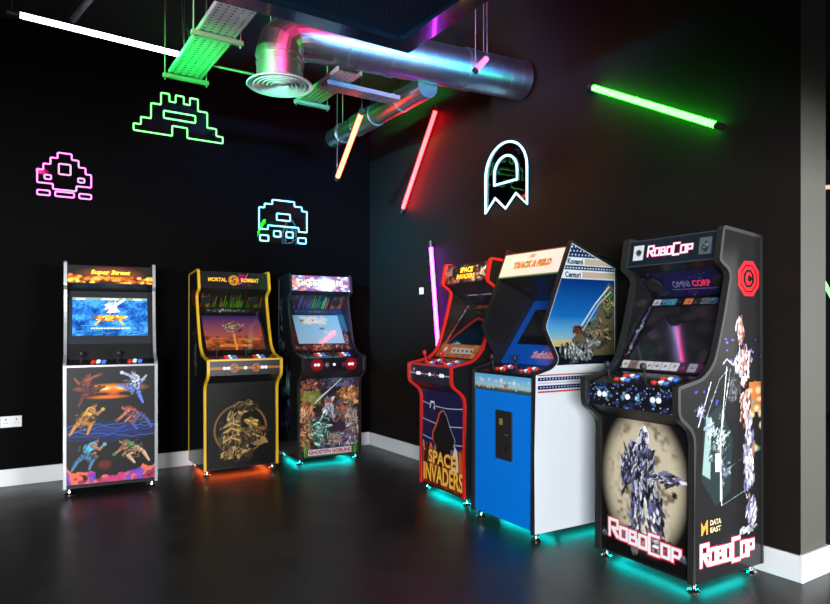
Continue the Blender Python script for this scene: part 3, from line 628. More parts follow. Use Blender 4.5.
H = plen(K, 'spk'); P = Paint(W, H, .0025, (10, 10, 30), 21); P.rect(W * .1, W * .9, H * .55, H * .6, (170, 175, 190)); P.cluster(W * .5, H * .55, .02, .02, [(60, 60, 80), (30, 30, 50)], 12, .02); art(P, C['spk'], K, 'spk', M['art_gloss'])
H = plen(K, 'bez'); P = Paint(W, H, .003, (10, 10, 12), 22)
P.cluster(W * .06, H * .3, .02, H * .34, [(190, 90, 50), (120, 60, 60), (60, 80, 130), (200, 150, 90)], 70, .014, 1.4, .5); P.cluster(W * .06, H * .78, .015, H * .2, [(60, 90, 150), (170, 180, 200)], 30, .010, 1.4, .5)
P.cluster(W * .5, H * .95, W * .4, .01, [(150, 80, 50), (40, 40, 60)], 40, .012); P.rect(0, W, 0, H * .25, (190, 110, 55)); P.mottle([(215, 140, 70), (160, 80, 40), (120, 50, 30)], 70, 0, W, 0, H * .24, .01, .03, .7)
P.rect(W * .3, W * .8, H * .08, H * .18, (205, 195, 175))
for x in (.35, .45, .55, .65, .74): P.rect(W * x, W * (x + .04), H * .11, H * .15, (60, 50, 60))
P.ell(W * .15, H * .15, .02, .02, (225, 220, 210)); art(P, C['bez'], K, 'bez', M['art_gloss'])
sw, sh = .47, .34; P = Paint(sw, sh, .005, (8, 9, 11)); P.ell(sw * .5, sh * .2, sw * .5, sh * .3, (10, 30, 44), .9, .6)
O, U, V, ln, N = panel_frame(K['bez']); P.build('screen', O + U * .075 + V * .12 + N * .004, U, V, M['dim_screen'], t)

# --- 5: blue and white cabinet
TP = [(.70, .05), (.70, 1.0), (.56, 1.035), (.515, 1.08), (.55, 1.14), (.625, 1.275), (.405, 1.81), (.01, 1.66), (.01, .05)]
M['blue'] = mat('blue_laminate', lin((0, 118, 222)), .3, noise=.03)
M['blue_in'] = mat('blue_bezel_laminate', lin((15, 85, 185)), .25, noise=.03)
K = dict(STD); K.update(prof=TP, rad=[0, .01, .05, .05, .06, .03, .01, .01, 0], side=(M['blk_gloss'], M['white_panel']), trim=M['black_trim'], led=M['teal_led'], starts=(),
     front=((.69, .06), (.69, .985)), under=((.69, .985), (.685, .99)), cpf=((.69, .86), (.69, .985)), cpt=((.69, .992), (.49, 1.03)), bez=((.475, 1.035), (.17, 1.46)), spk=((.17, 1.46), (.49, 1.60)),
     mqb=((.49, 1.60), (.495, 1.605)), mq=((.495, 1.605), (.425, 1.775)), bezmat=M['blue_in'], btns=('btn_red', 'btn_white', 'btn_red'), spkx=(.15, .47), joymat=M['blk_matt'])
t, C = cabinet('blue and white arcade cabinet with a starred, striped side panel and black coin door', (-.298, -3.008, 0), R(-92.5), K)
for f in t.children:
    if f.name.startswith('foot') and f.data.vertices[0].co.y < 0: f.location.y = -.13
W = pw(K); H = plen(K, 'front')
P = Paint(W, H - .12, .006, (0, 118, 222)); art(P, C['front'], K, 'front', M['art'])
P = Paint(W, .105, .0025, (120, 190, 225), 23); P.vgrad(0, .105, (190, 220, 215), (80, 170, 225)); P.rect(0, W, 0, .03, (60, 110, 70)); P.rect(0, W, .004, .012, (40, 60, 110)); P.rect(0, W, .024, .028, (220, 225, 190)); P.cluster(W * .55, .045, .02, .012, [(220, 225, 230), (200, 50, 50), (60, 60, 80)], 16, .012); P.mottle([(230, 240, 245)], 20, 0, W, .05, .08, .006, .014, .7)
for k in range(26): P.ell(W * k / 26, .02, .005, .006, P.rng.choice([(200, 60, 50), (240, 240, 230), (50, 60, 110)]))
art(P, C['front'], K, 'front', M['art_gloss'], y0=H - .118, lift=.001)
# coin door
O, U, V, ln, N = panel_frame(K['front']); yf = O.y - .0012
cd = NB(); bx(cd, -.06, .105, yf - .010, yf - .001, .44, .75, .004); cdo = obj('coin_door', cd, M['blk_matt'], t)
b = NB(); bx(b, -.015, .015, yf - .014, yf - .0105, .66, .70, .001); obj('coin_slot', b, mat('brass', (.55, .4, .12), .35, metal=.6, noise=.1), cdo, label='small brass coin entry')
b = NB(); lathe(b, [(.001, 0), (.011, 0), (.011, .004), (.001, .006)], 16, frame((.055, yf - .0105, .60), (1, 0, 0), (0, 0, 1))); obj('lock', b, M['chrome'], cdo, smooth=True)
for x in (-.02, .05): b = NB(); bx(b, x - .012, x + .012, yf - .013, yf - .0105, .49, .53, .001); obj('return_button', b, M['blk_gloss'], cdo)
H = plen(K, 'mq'); P = Paint(W, H, .0022, (225, 212, 196), 24); P.rect(0, W, 0, .012, (70, 110, 60)); P.rect(0, W, H - .01, H, (90, 60, 40)); P.ell(W * .5, H * .8, .03, .014, (220, 100, 60), .7, .4)
art(P, C['mq'], K, 'mq', M['lit'], lift=.0006)
for c, bo, li in (((90, 110, 60), .09, .0018), ((240, 130, 60), .02, .0026)): letter_on(K, 'mq', 'TRACK & FIELD', .33, H * .48, .37, H * .28, c, C['mq'], .6, bold=bo, lift=li, shear=.15)
H = plen(K, 'bez'); 
sw, sh = .44, .29; P = Paint(sw, sh, .005, (14, 16, 22), 3); P.ell(sw * .7, sh * .6, .05, .05, (60, 70, 22), .6, .6)
O, U, V, ln, N = panel_frame(K['bez']); so = P.build('screen', O + U * .09 + V * .15 + N * .004, U, V, M['dim_screen'], t)
for c, bo, li in (((230, 235, 245), .08, .0012), ((215, 40, 40), .02, .002)): letter_on(K, 'bez', 'Track & Field', .41, .075, .23, .055, c, C['bez'], bold=bo, lift=li, shear=.3)
# printed side panel
SW, SH = .70, 1.76; P = Paint(SW, SH, .003, (225, 230, 238), 25)   # X: from the front edge to the back; X = .70 - depth
Z = lambda z: z - .05
def X(d): return .70 - d
P.rect(0, SW, Z(1.09), SH, (0, 70, 150)); P.vgrad(Z(1.09), Z(1.25), (205, 190, 135), (95, 160, 200)); P.vgrad(Z(1.25), Z(1.34), (95, 160, 200), (20, 105, 185)); P.vgrad(Z(1.34), Z(1.575), (20, 100, 180), (6, 44, 118))
P.rect(0, SW, Z(.985), Z(1.04), (225, 230, 238))
P.rect(0, SW, Z(1.04), Z(1.16), (16, 20, 34)); P.vgrad(Z(1.16), Z(1.2), (190, 165, 110), (190, 180, 130))
P.poly([(.34, Z(1.1)), (.30, Z(1.2)), (.42, Z(1.3)), (.5, Z(1.32)), (.56, Z(1.48)), (.62, Z(1.56)), (.68, Z(1.5)), (.69, Z(1.1))], (92, 84, 62))
P.cluster(.52, Z(1.24), .12, .08, [(150, 125, 85), (90, 95, 100), (60, 70, 60), (120, 90, 60), (40, 45, 50)], 90, .026)
P.cluster(.62, Z(1.42), .04, .09, [(70, 100, 60), (150, 120, 80), (60, 60, 50), (40, 80, 50)], 50, .024)
P.stroke([(.36, Z(1.26)), (.50, Z(1.42)), (.62, Z(1.53))], .010, (205, 215, 225)); P.stroke([(.39, Z(1.25)), (.53, Z(1.42)), (.64, Z(1.5))], .008, (170, 185, 200))
P.cluster(.34, Z(1.12), .14, .06, [(190, 195, 200), (120, 125, 130), (70, 75, 82), (150, 150, 150), (30, 34, 40)], 110, .02, 1.9, .7); P.cluster(.48, Z(1.18), .08, .04, [(160, 160, 160), (90, 90, 90)], 40, .018)
P.cluster(.34, Z(1.26), .03, .02, [(110, 50, 35), (80, 40, 30)], 12, .026)
P.rect(0, SW, Z(1.575), Z(1.6), (228, 232, 240))
NAVY = (26, 36, 96)
P.rect(.10, SW, Z(1.575), SH, (225, 230, 238)); P.rect(.39, SW, Z(1.58), Z(1.62), (196, 168, 158)); P.rect(0, SW, Z(1.628), Z(1.655), NAVY); P.rect(.41, SW, Z(1.662), Z(1.70), (196, 168, 158))
P.rect(0, SW, Z(1.707), SH, NAVY)
for k in range(30):
    for j in range(4):
        x = .25 + k * .028 + (.014 if j % 2 else 0); z = Z(1.722) + j * .024; P.stroke([(x - .004, z), (x + .004, z)], .004, (230, 235, 245)); P.stroke([(x, z - .004), (x, z + .004)], .004, (230, 235, 245))
    x = .1 + k * .024; P.stroke([(x - .003, Z(1.641)), (x + .003, Z(1.641))], .008, (225, 230, 245))
P.rect(0, SW, Z(1.02), Z(1.045), (225, 230, 238))
P.rect(.03, SW, Z(.985), Z(.993), (190, 50, 60)); P.rect(.03, SW, Z(.955), Z(.977), NAVY); P.rect(.03, SW, Z(.905), Z(.928), NAVY); P.rect(.03, SW, Z(.885), Z(.895), (190, 50, 60)); P.rect(.03, SW, Z(.937), Z(.946), (200, 195, 215))
for k in range(28): x = .05 + k * .024; P.rect(x, x + .007, Z(.963), Z(.970), (230, 235, 245)); P.rect(x, x + .007, Z(.913), Z(.920), (230, 235, 245))
prf = [(X(d), z - .05) for d, z in rounded(TP, K['rad'])]
# white margin just inside the outline
cen = (X(.3), Z(1.4))
q = [(X(d), z - .05) for d, z in rounded([(.70, .05), (.70, 1.0), (.56, 1.035), (.515, 1.08), (.55, 1.14), (.625, 1.275), (.405, 1.81), (.01, 1.66), (.01, .05)], K['rad'])]
for a_, b_ in zip(q[8:], q[9:]): P.stroke([a_, b_], .034, (225, 230, 238))
P.clip([(x, y) for x, y in prf])
P.build('side_artwork', (HW + .0008, .29 - .70, .05), (0, 1, 0), (0, 0, 1), M['art_side'], K['sps'][1], masked=True)
OO = (HW + .0008, .29 - .70, .05)
for txt, z, xx in (('Konami', 1.682, .33), ('Centuri', 1.60, .31)):
    lettering(txt, OO, (0, 1, 0), (0, 0, 1), xx, Z(z), .13, .036, colmat((22, 50, 96)), K['sps'][1], bold=.04)

# --- 6: big black cabinet in front
M['black_trim2'] = mat('black_ribbed_edge_trim', (.02, .02, .019), .33, noise=.1)
K = dict(STD); K.update(side=(M['blk_gloss'], M['blk_gloss']), trim=M['black_trim2'], led=M['teal_led'], th=.03, starts=(.12, .155, .31, .465, .50), tw=.006)
t, C = cabinet('large black arcade cabinet with a red octagon emblem on its side, nearest the pier', (-.303, -3.957, 0), R(-92.5), K)
W = pw(K); H = plen(K, 'front'); P = Paint(W, H, .0028, (13, 12, 13), 26)
d = ((P.X - W * .5) / (W * .47)) ** 2 + ((P.Y - H * .57) / (H * .50)) ** 2; v = np.clip((1.2 - d) / .75, 0, 1); v = v * v * (3 - 2 * v)
tex = P.noise(.06, 3) * .6 + P.noise(.02, 4) * .4
P.mix(v, (206, 192, 164)); P.mix(v * np.clip((.5 - tex) * 5, 0, 1), (132, 116, 92), .6); P.mix(v * np.clip((.36 - tex) * 8, 0, 1), (60, 50, 44), .6)
P.ell(W * .62, H * .3, .07, .13, (245, 240, 225), .8, .5); P.cluster(W * .84, H * .53, .012, .02, [(40, 34, 30)], 8, .012)
STE = [(196, 196, 222), (110, 108, 150), (52, 48, 76), (236, 236, 246), (78, 76, 108), (24, 22, 34), (30, 26, 44)]
for cx, cy, rx, ry, n, an, wd in ((.50, .87, .03, .05, 26, 1.5, .026), (.46, .72, .10, .10, 80, 1.3, .034), (.30, .62, .03, .13, 36, 1.45, .026), (.50, .55, .06, .06, 36, 1.5, .03), (.42, .34, .04, .20, 60, 1.5, .032), (.63, .36, .05, .18, 60, 1.75, .032), (.74, .63, .09, .03, 30, .3, .026), (.66, .17, .09, .02, 18, .2, .03), (.38, .18, .06, .03, 18, .5, .028)):
    P.cluster(W * cx, H * cy, rx, ry, STE, n, wd, an, .45, .4)
P.ell(W * .5, H * .04, W * .5, .05, (12, 10, 12), .85, .4)
blocktext(P, W * .10, H * .115, .085, W * .80, 1, 1, (244, 240, 244), (205, 30, 60), slope=-.05, wd=.017)
for x in (.03, .93): P.cluster(W * x + .005, H * .12, .02, .02, [(120, 118, 130), (70, 70, 80)], 14, .012)
art(P, C['front'], K, 'front', M['art'])
H = plen(K, 'under'); P = Paint(W, H, .004, (12, 12, 13)); art(P, C['under'], K, 'under', M['art'])
H = plen(K, 'cpf'); P = Paint(W, H, .0025, (14, 16, 24), 27); P.mottle([(40, 80, 140), (30, 60, 110), (90, 130, 190), (50, 50, 120)], 40, 0, W, 0, H, .006, .016, .7)
for k in range(90): P.ell(P.rng.uniform(0, W), P.rng.uniform(0, H), .003, .003, P.rng.choice([(220, 235, 245), (110, 170, 220), (150, 150, 220)]), .9)
for x in (.09, .135, .25, .34): P.cluster(x, H * .5, .012, .02, [(130, 200, 230), (200, 225, 240), (60, 110, 160)], 12, .01, 1.5, .4)
art(P, C['cpf'], K, 'cpf', M['art_gloss'])
H = plen(K, 'mq'); P = Paint(W, H, .002, (14, 22, 32), 28); P.rect(0, W, 0, .006, (50, 56, 62)); P.rect(0, W, H - .006, H, (50, 56, 62)); P.rect(0, .006, 0, H, (50, 56, 62))
P.rect(.035, .105, H * .24, H * .8, (190, 192, 196)); P.cluster(.07, H * .52, .014, .02, [(40, 40, 46), (90, 90, 96), (20, 20, 24)], 16, .014); P.rect(W - .105, W - .035, H * .22, H * .8, (70, 78, 82)); P.cluster(W - .07, H * .5, .016, .02, [(30, 34, 38), (110, 116, 118), (20, 20, 24)], 16, .014)
blocktext(P, .135, H * .36, H * .36, W - .28, 1, 1, (250, 240, 250), (210, 60, 110), wd=.0085); art(P, C['mq'], K, 'mq', M['lit'], lift=.0006)
H = plen(K, 'spk'); P = Paint(W, H, .003, (10, 10, 16), 29); P.ell(W * .56, H * .5, W * .38, H * .6, (24, 22, 74), .9, .5); P.mottle([(60, 60, 150)], 8, W * .2, W * .9, H * .2, H * .9, .004, .012, .5)
for k in range(26): P.ell(P.rng.uniform(0, W), P.rng.uniform(0, H), .0015, .0015, (200, 205, 240), .8)
P.rect(W * .3, W * .85, H * .28, H * .30, (120, 90, 130)); art(P, C['spk'], K, 'spk', M['art_gloss'])
letter_on(K, 'spk', 'OMNI', .275, H * .5, .11, H * .24, (110, 110, 150), C['spk'], .3, bold=.0, lift=.002, shear=.2); letter_on(K, 'spk', 'CORP', .40, H * .5, .11, H * .24, (200, 50, 70), C['spk'], .5, bold=.03, lift=.002, shear=.2)
H = plen(K, 'bez'); P = Paint(W, H, .0028, (17, 16, 19), 30)
P.rect(W * .05, W, H * .885, H * .965, (30, 60, 80)); x = W * .05
for c in ((190, 195, 200), (60, 120, 150), (70, 140, 165), (24, 24, 28), (215, 110, 60), (40, 40, 44), (110, 112, 116), (90, 150, 180), (60, 80, 120), (150, 90, 80)):
    P.rect(x, x + .05, H * .885, H * .965, c); P.cluster(x + .02, H * .92, .012, .008, [tuple(v // 3 for v in c), tuple(min(255, v + 50) for v in c)], 5, .01); x += .052
x = .02
for c in ((220, 220, 222), (150, 120, 110), (205, 205, 208), (210, 212, 215), (205, 205, 210), (210, 212, 214), (208, 208, 212), (60, 30, 60), (150, 145, 160), (90, 30, 60)):
    P.rect(x, x + .05, H * .03, H * .13, c); P.cluster(x + .025, H * .08, .014, .01, [(60, 60, 66), (170, 60, 70), (110, 110, 120)], 5, .006, a=.7); x += .053
P.cluster(W * .045, H * .5, .012, H * .45, [(90, 110, 170), (190, 195, 215), (50, 60, 110), (120, 60, 60)], 60, .012, 1.5, .4)
art(P, C['bez'], K, 'bez', M['art_gloss'])
sw, sh = .47, .37; P = Paint(sw, sh, .004, (26, 24, 28), 31); P.mottle([(36, 34, 38), (20, 19, 22), (46, 40, 44)], 60, 0, sw, 0, sh, .02, .06, .6)
O, U, V, ln, N = panel_frame(K['bez']); P.build('screen', O + U * .085 + V * .065 + N * .004, U, V, M['dim_screen'], t)
# side artwork
SW, SH = .60, 1.5; P = Paint(SW, SH, .0028, (0, 0, 0), 32); bgz = .0
def bok(n, x0, x1, y0, y1, pal): P.mottle(pal, n, x0, x1, y0, y1, .006, .014, .8, .4)
bok(26, .18, .55, .98, 1.1, [(70, 70, 190), (110, 110, 220), (40, 40, 120)]); bok(16, .0, .2, .75, .9, [(80, 70, 170), (50, 50, 120)])
P.rect(.43, .55, .72, .88, (190, 120, 60), .7); P.mottle([(220, 190, 150), (60, 120, 110), (200, 90, 50)], 16, .42, .55, .5, .9, .01, .03, .8)
CAR = [(150, 165, 165), (90, 110, 112), (200, 215, 215), (50, 62, 66), (30, 40, 44), (110, 150, 145)]
P.poly([(.05, .42), (.07, .72), (.2, .78), (.3, .60), (.28, .34), (.16, .28)], (34, 46, 48)); P.poly([(.06, .45), (.09, .72), (.13, .72), (.12, .42)], (130, 160, 155))
P.stroke([(.03, .68), (.14, .92), (.25, 1.0), (.3, .97)], .010, (205, 215, 222)); P.stroke([(.09, .72), (.19, .9), (.26, .95)], .007, (170, 180, 190)); P.stroke([(.25, .96), (.20, .6), (.21, .28)], .010, (215, 225, 228))
P.stroke([(.21, .28), (.44, .34)], .006, (150, 180, 178)); P.stroke([(.17, .22), (.43, .28)], .004, (150, 180, 178)); P.stroke([(.21, .44), (.4, .50)], .005, (140, 160, 165))
P.cluster(.19, .60, .08, .12, CAR, 70, .018, 1.0, .8); P.cluster(.13, .66, .05, .05, [(210, 225, 235), (120, 150, 180), (255, 255, 255)], 22, .014, .8, .6); P.cluster(.24, .44, .05, .06, [(100, 110, 130), (60, 60, 80), (150, 165, 180)], 26, .014)
P.rect(.16, .2, .45, .54, (195, 210, 208)); P.cluster(.05, .75, .03, .04, [(200, 205, 230), (120, 120, 190)], 20, .012)
PK = [(222, 170, 150), (190, 120, 100), (236, 210, 206), (150, 80, 70), (90, 50, 50), (245, 235, 240)]; WS = [(228, 226, 238), (180, 178, 206), (120, 118, 150), (250, 250, 255), (70, 66, 96)]
P.cluster(.36, 1.14, .03, .06, PK, 30, .028, 1.5, .4); P.cluster(.38, .96, .08, .10, PK + WS[:2] + [(30, 26, 34)], 80, .03, 1.5, .6); P.cluster(.31, .85, .05, .06, [(60, 60, 66), (90, 96, 100), (30, 30, 34)], 36, .028)
P.cluster(.40, .76, .05, .08, PK, 40, .03, 1.5, .4); P.cluster(.43, .50, .045, .22, WS + PK[:1], 110, .03, 1.6, .35); P.cluster(.46, .22, .05, .06, WS, 40, .026, 1.2, .6); P.cluster(.42, .13, .05, .02, WS, 22, .026, .2, .4)
P.stroke([(.28, .95), (.20, .62), (.20, .3)], .006, (225, 230, 235))
blocktext(P, .065, -.0 + .0, .0, 1, 1, 1, (0, 0, 0), (0, 0, 0)) if False else None
P.mask[:] = P.A.sum(-1) > .012
P.clip([(.0, 0), (.555, 0), (.555, 1.5), (.26, 1.5), (.22, .98), (.14, .90), (.0, .86)])
P.build('side_artwork', (HW + .0008, -.275, .12), (0, 1, 0), (0, 0, 1), M['art_side'], K['sps'][1], masked=True)
P = Paint(.50, .17, .0025, (0, 0, 0), 33); blocktext(P, .03, .045, .095, .42, 1, 1, (244, 238, 244), (205, 30, 60), slope=-.03, wd=.018); P.mask[:] = P.A.sum(-1) > .01
P.build('side_lettering', (HW + .0012, -.255, .085), (0, 1, 0), (0, 0, 1), M['art_side'], K['sps'][1], masked=True)
OO = (HW + .0008, -.275, .12)
P = Paint(.05, .07, .002, (0, 0, 0)); P.poly([(0, .0), (0, .07), (.02, .04), (.04, .07), (.05, .07), (.05, 0), (.035, 0), (.035, .03), (.02, .015), (.012, 0)], (225, 150, 60)); P.mask[:] = P.A.sum(-1) > .01
P.build('maker_emblem', (HW + .0012, -.225, .275), (0, 1, 0), (0, 0, 1), M['art_side'], K['sps'][1], masked=True)
for s_, z in (('DATA', .328), ('EAST', .292)): lettering(s_, (HW + .0008, -.225, 0), (0, 1, 0), (0, 0, 1), .11, z, .085, .026, colmat((215, 195, 150)), K['sps'][1], bold=.03)
P = Paint(.32, .32, .004, (0, 0, 0)); oc = lambda r, c: P.poly([(.16 + r * math.cos(R(22.5 + 45 * k)), .16 + r * math.sin(R(22.5 + 45 * k))) for k in range(8)], c)
oc(.155, (222, 36, 46)); oc(.118, (14, 10, 12)); oc(.105, (222, 36, 46)); oc(.078, (14, 10, 12)); P.ell(.16, .16, .045, .055, (222, 36, 46)); P.ell(.17, .16, .024, .03, (14, 10, 12)); P.rect(.16, .21, .145, .175, (14, 10, 12))
P.ell(.16, .16, .078, .078, (222, 36, 46), 0); P.mask[:] = P.inpoly([(.16 + .158 * math.cos(R(22.5 + 45 * k)), .16 + .158 * math.sin(R(22.5 + 45 * k))) for k in range(8)], P.X, P.Y)
P.build('side_emblem', (HW + .0008, .058, 1.428), (0, .62, 0), (0, 0, .62), M['art_side'], K['sps'][1], masked=True)

# ------------------------------------------------------------------ neon signs (plain pixel outlines)
def neon_sign(label, cols, loc, plane, unit, loops, back, r=.006, round_=0):
    # plane 'back': (x,z) on y=0 ; 'right': (-y,z) on x=0
    t = thing('neon_sign', label, 'neon sign', loc, 0, 'neon outline signs on the walls')
    f = (lambda u, v, o: (u, -o, v)) if plane == 'back' else (lambda u, v, o: (-o, -u, v))
    pts = [f(u * unit, v * unit, .022) for u, v in back]; b = NB()
    A = [b.verts.new(p) for p in pts]; B = [b.verts.new(f(u * unit, v * unit, .026)) for u, v in back]; b.faces.new(A); b.faces.new(B[::-1])
    for i in range(len(A)): j = (i + 1) % len(A); b.faces.new((A[i], A[j], B[j], B[i]))
    obj('acrylic_backing', b, M['acrylic'], t)
    for k, (lp, ci) in enumerate(loops):
        b = NB(); P_ = [Vector((u * unit, v * unit)) for u, v in lp]; n = len(P_); out = []
        for i in range(n):
            a, c, e = P_[i - 1], P_[i], P_[(i + 1) % n]; rr = min(.008 if not round_ else .001, (a - c).length * .4, (e - c).length * .4)
            p0 = c + (a - c).normalized() * rr; p2 = c + (e - c).normalized() * rr
            out += [p0, c * .5 + (p0 + p2) * .25, p2] if not round_ else [c]
        sweep(b, [f(q.x, q.y, .034) for q in out], r, 8, closed=True)
        obj('neon_tube', b, cols[ci], t, smooth=True)
    us = [p[0] for p in back]; vs = [p[1] for p in back]
    for u, v in back[::max(1, len(back) // 4)][:4]:
        cu = sum(us) / len(us); cv = sum(vs) / len(vs); u2 = u + (cu - u) * .08; v2 = v + (cv - v) * .08
        b = NB(); cyl(b, f(u2 * unit, v2 * unit, .0005), f(u2 * unit, v2 * unit, .03), .006, 10); obj('standoff', b, M['chrome'], t)
    return t
sq = lambda x, y, w_, h_: [(x, y), (x, y + h_), (x + w_, y + h_), (x + w_, y)]
NG = neon('green_neon', (.42, 2.6, .5), 1.5); NP = neon('pink_neon', (2.4, .5, 1.9), 1.2); NBl = neon('ice_blue_neon', (.5, 1.9, 2.8), 1.6); NW = neon('white_blue_neon', (.95, 2.2, 3.0), 1.6)
g1 = [(0, 0), (0, 1), (1, 1), (1, 2.1), (2.4, 2.1), (2.4, 4.4), (3.8, 4.4), (3.8, 6.2), (5, 6.2), (5, 5.1), (5.9, 5.1), (5.9, 6.2), (7.1, 6.2), (7.1, 5.1), (8, 5.1), (8, 6.2), (9.2, 6.2), (9.2, 4.4), (10.6, 4.4), (10.6, 2.1), (12, 2.1), (12, 1), (13, 1), (13, 0), (7.6, 0), (7.6, 1.5), (5.4, 1.5), (5.4, 0)]
neon_sign('green neon outline of a stepped pixel castle, highest sign on the back wall', [NG], (-2.378, -.0, 3.0), 'back', .06, [(g1, 0), (sq(4.2, 2.5, 4.6, 1.1), 0)], g1)
p1 = [(2.6, 1.3), (2.6, 2.3), (0, 2.3), (0, 4.8), (1, 4.8), (1, 6), (2.2, 6), (2.2, 7.3), (3.4, 7.3), (3.4, 8.4), (5.8, 8.4), (5.8, 7.3), (7, 7.3), (7, 6), (8.2, 6), (8.2, 4.8), (9.2, 4.8), (9.2, 2.3), (6.6, 2.3), (6.6, 1.3)]
neon_sign('pink neon outline of a stepped pixel tree, leftmost sign on the back wall', [NP], (-3.107, -.0, 2.355), 'back', .043, [(p1, 0), (sq(3.6, 4.3, 2.0, 2.0), 0), (sq(1.2, 3.1, 1.1, .8), 0), (sq(6.9, 3.1, 1.1, .8), 0), (sq(0, 0, 2.1, .9), 0), (sq(3.0, 0, 3.2, .9), 0), (sq(7.1, 0, 2.1, .9), 0)], [(-.2, -.2), (-.2, 5), (3.2, 8.6), (6, 8.6), (9.4, 5), (9.4, -.2)])
c1 = [(0, 2.4), (0, 6.6), (1.1, 6.6), (1.1, 7.4), (2.7, 7.4), (2.7, 8.3), (7.3, 8.3), (7.3, 7.4), (8.9, 7.4), (8.9, 6.6), (10, 6.6), (10, 2.4), (8.2, 2.4), (8.2, 3.2), (1.8, 3.2), (1.8, 2.4)]
neon_sign('ice blue neon outline of a pixel cloud with drops, lowest sign on the back wall', [NBl], (-1.245, -.0, 2.108), 'back', .050, [(c1, 0), (sq(3.6, 4.4, 2.8, 1.3), 0), (sq(.2, .1, 1.7, 1.1), 0), (sq(3.0, 1.1, 1.4, 1.1), 0), (sq(5.6, 1.1, 1.4, 1.1), 0), (sq(8.1, .1, 1.7, 1.1), 0)], [(-.2, -.2), (-.2, 6.8), (2.5, 8.5), (7.5, 8.5), (10.2, 6.8), (10.2, -.2)])
arch = [(0, 0), (0, 2.9)] + [(2.45 - 2.45 * math.cos(R(a)), 2.9 + 2.35 * math.sin(R(a))) for a in range(10, 180, 10)] + [(4.9, 2.9), (4.9, 0), (3.68, 1.05), (2.45, .05), (1.22, 1.05)]
arch2 = [(1.1, 2.1), (1.1, 2.9)] + [(2.45 - 1.35 * math.cos(R(a)), 2.9 + 1.3 * math.sin(R(a))) for a in range(15, 180, 15)] + [(3.8, 2.9), (3.8, 2.1)]
NG2 = neon('thin_green_neon', (.1, 1.2, .3), 1)
neon_sign('ice blue neon arch with a zigzag lower edge on the right wall', [NW, NG2], (0, -2.01, 2.2), 'right', .1, [(arch, 0), (arch2, 0)], arch, r=.008, round_=1)

# ------------------------------------------------------------------ coloured light tubes
def tube(label, p, q, c, es, wires=(), brk=None, cap=.07):
    p, q = Vector(p), Vector(q); d = (q - p).normalized(); mid = (p + q) / 2
    t = thing('light_tube', label, 'light tube', mid, 0, 'coloured light tubes'); a, e = p - mid, q - mid
    b = NB(); cyl(b, a, e, .018, 16); obj('glowing_tube', b, neon('tube_glow', c, es), t, smooth=True)
    for s, z in ((-1, a), (1, e)):
        b = NB(); cyl(b, z, z + d * s * cap, .0205, 16); obj('end_cap', b, M['rubber'], t, smooth=True)
        if brk is not None:
            w_ = z + d * s * cap * .5; b = NB(); cyl(b, w_, w_ + Vector(brk), .006, 8); obj('wall_bracket', b, M['rubber'], t)
    for z0, dx in wires:
        z = a - d * cap * .6 if z0 == 0 else e + d * cap * .6
        b = NB(); cyl(b, z + Vector((0, 0, .01)), Vector((z.x + dx, z.y, 3.745 - mid.z)), .0022, 6); obj('suspension_wire', b, M['wire'], t)
    if wires and wires[0][0] == 1 or len(wires) > 2:
        z = e + d * cap; b = NB(); sweep(b, [z, z + Vector((.04, 0, .0)), z + Vector((.05, 0, .05)), z + Vector((.01, 0, .12)), z + Vector((-.01, 0, .2))], .004, 6); obj('power_cable', b, M['rubber'], t)
    return t
tube('suspended white light tube hanging at upper left, below the ceiling', (-3.262, -1.5, 3.18), (-2.335, -1.5, 3.155), (2.3, 2.7, 4.0), 3.2, wires=((0, 0), (1, 0), (1, -.03)))
tube('suspended orange light tube hanging in front of the room corner', (-1.02, -1.3, 2.515), (-1.098, -1.85, 2.87), (18, 1.25, .4), 1, wires=((0, 0), (1, 0)), cap=.035)
tube('red light tube mounted on the right wall beside the room corner', (-.045, -.753, 2.435), (-.045, -1.312, 3.235), (55, .45, .5), 1, brk=(.044, 0, 0), cap=.04)
tube('green light tube mounted high on the right wall above the cabinets', (-.045, -3.155, 2.872), (-.045, -4.025, 2.396), (.72, 46, .72), 1, brk=(.044, 0, 0), cap=.05)
tube('violet light tube leaning upright on the right wall, partly behind the red-edged cabinet', (-.045, -1.238, 2.0), (-.045, -1.352, 1.09), (11, .62, 20), 1, brk=(.044, 0, 0), cap=.06)
tube('short pink light tube hung on two wires in front of the round duct', (-.919, -3.0, 2.852), (-.838, -3.0, 2.94), (3.2, .25, 1.0), 1, wires=((0, 0), (1, 0)), cap=.012)
# tubes seen through the opening on the right
tube('violet light tube beyond the pier, highest at the right edge', (2.98, -3.3, 3.66), (3.3, -3.3, 3.45), (2.6, .5, 3.2), 1, cap=.02)
tube('orange light tube beyond the pier at mid height of the right edge', (2.96, -3.2, 2.55), (3.5, -3.2, 2.63), (3, .7, .4), 1, cap=.02)
tube('green light tube beyond the pier, lowest at the right edge', (2.96, -3.2, 1.70), (3.25, -3.2, 1.45), (.5, 3, .5), 1, cap=.02)

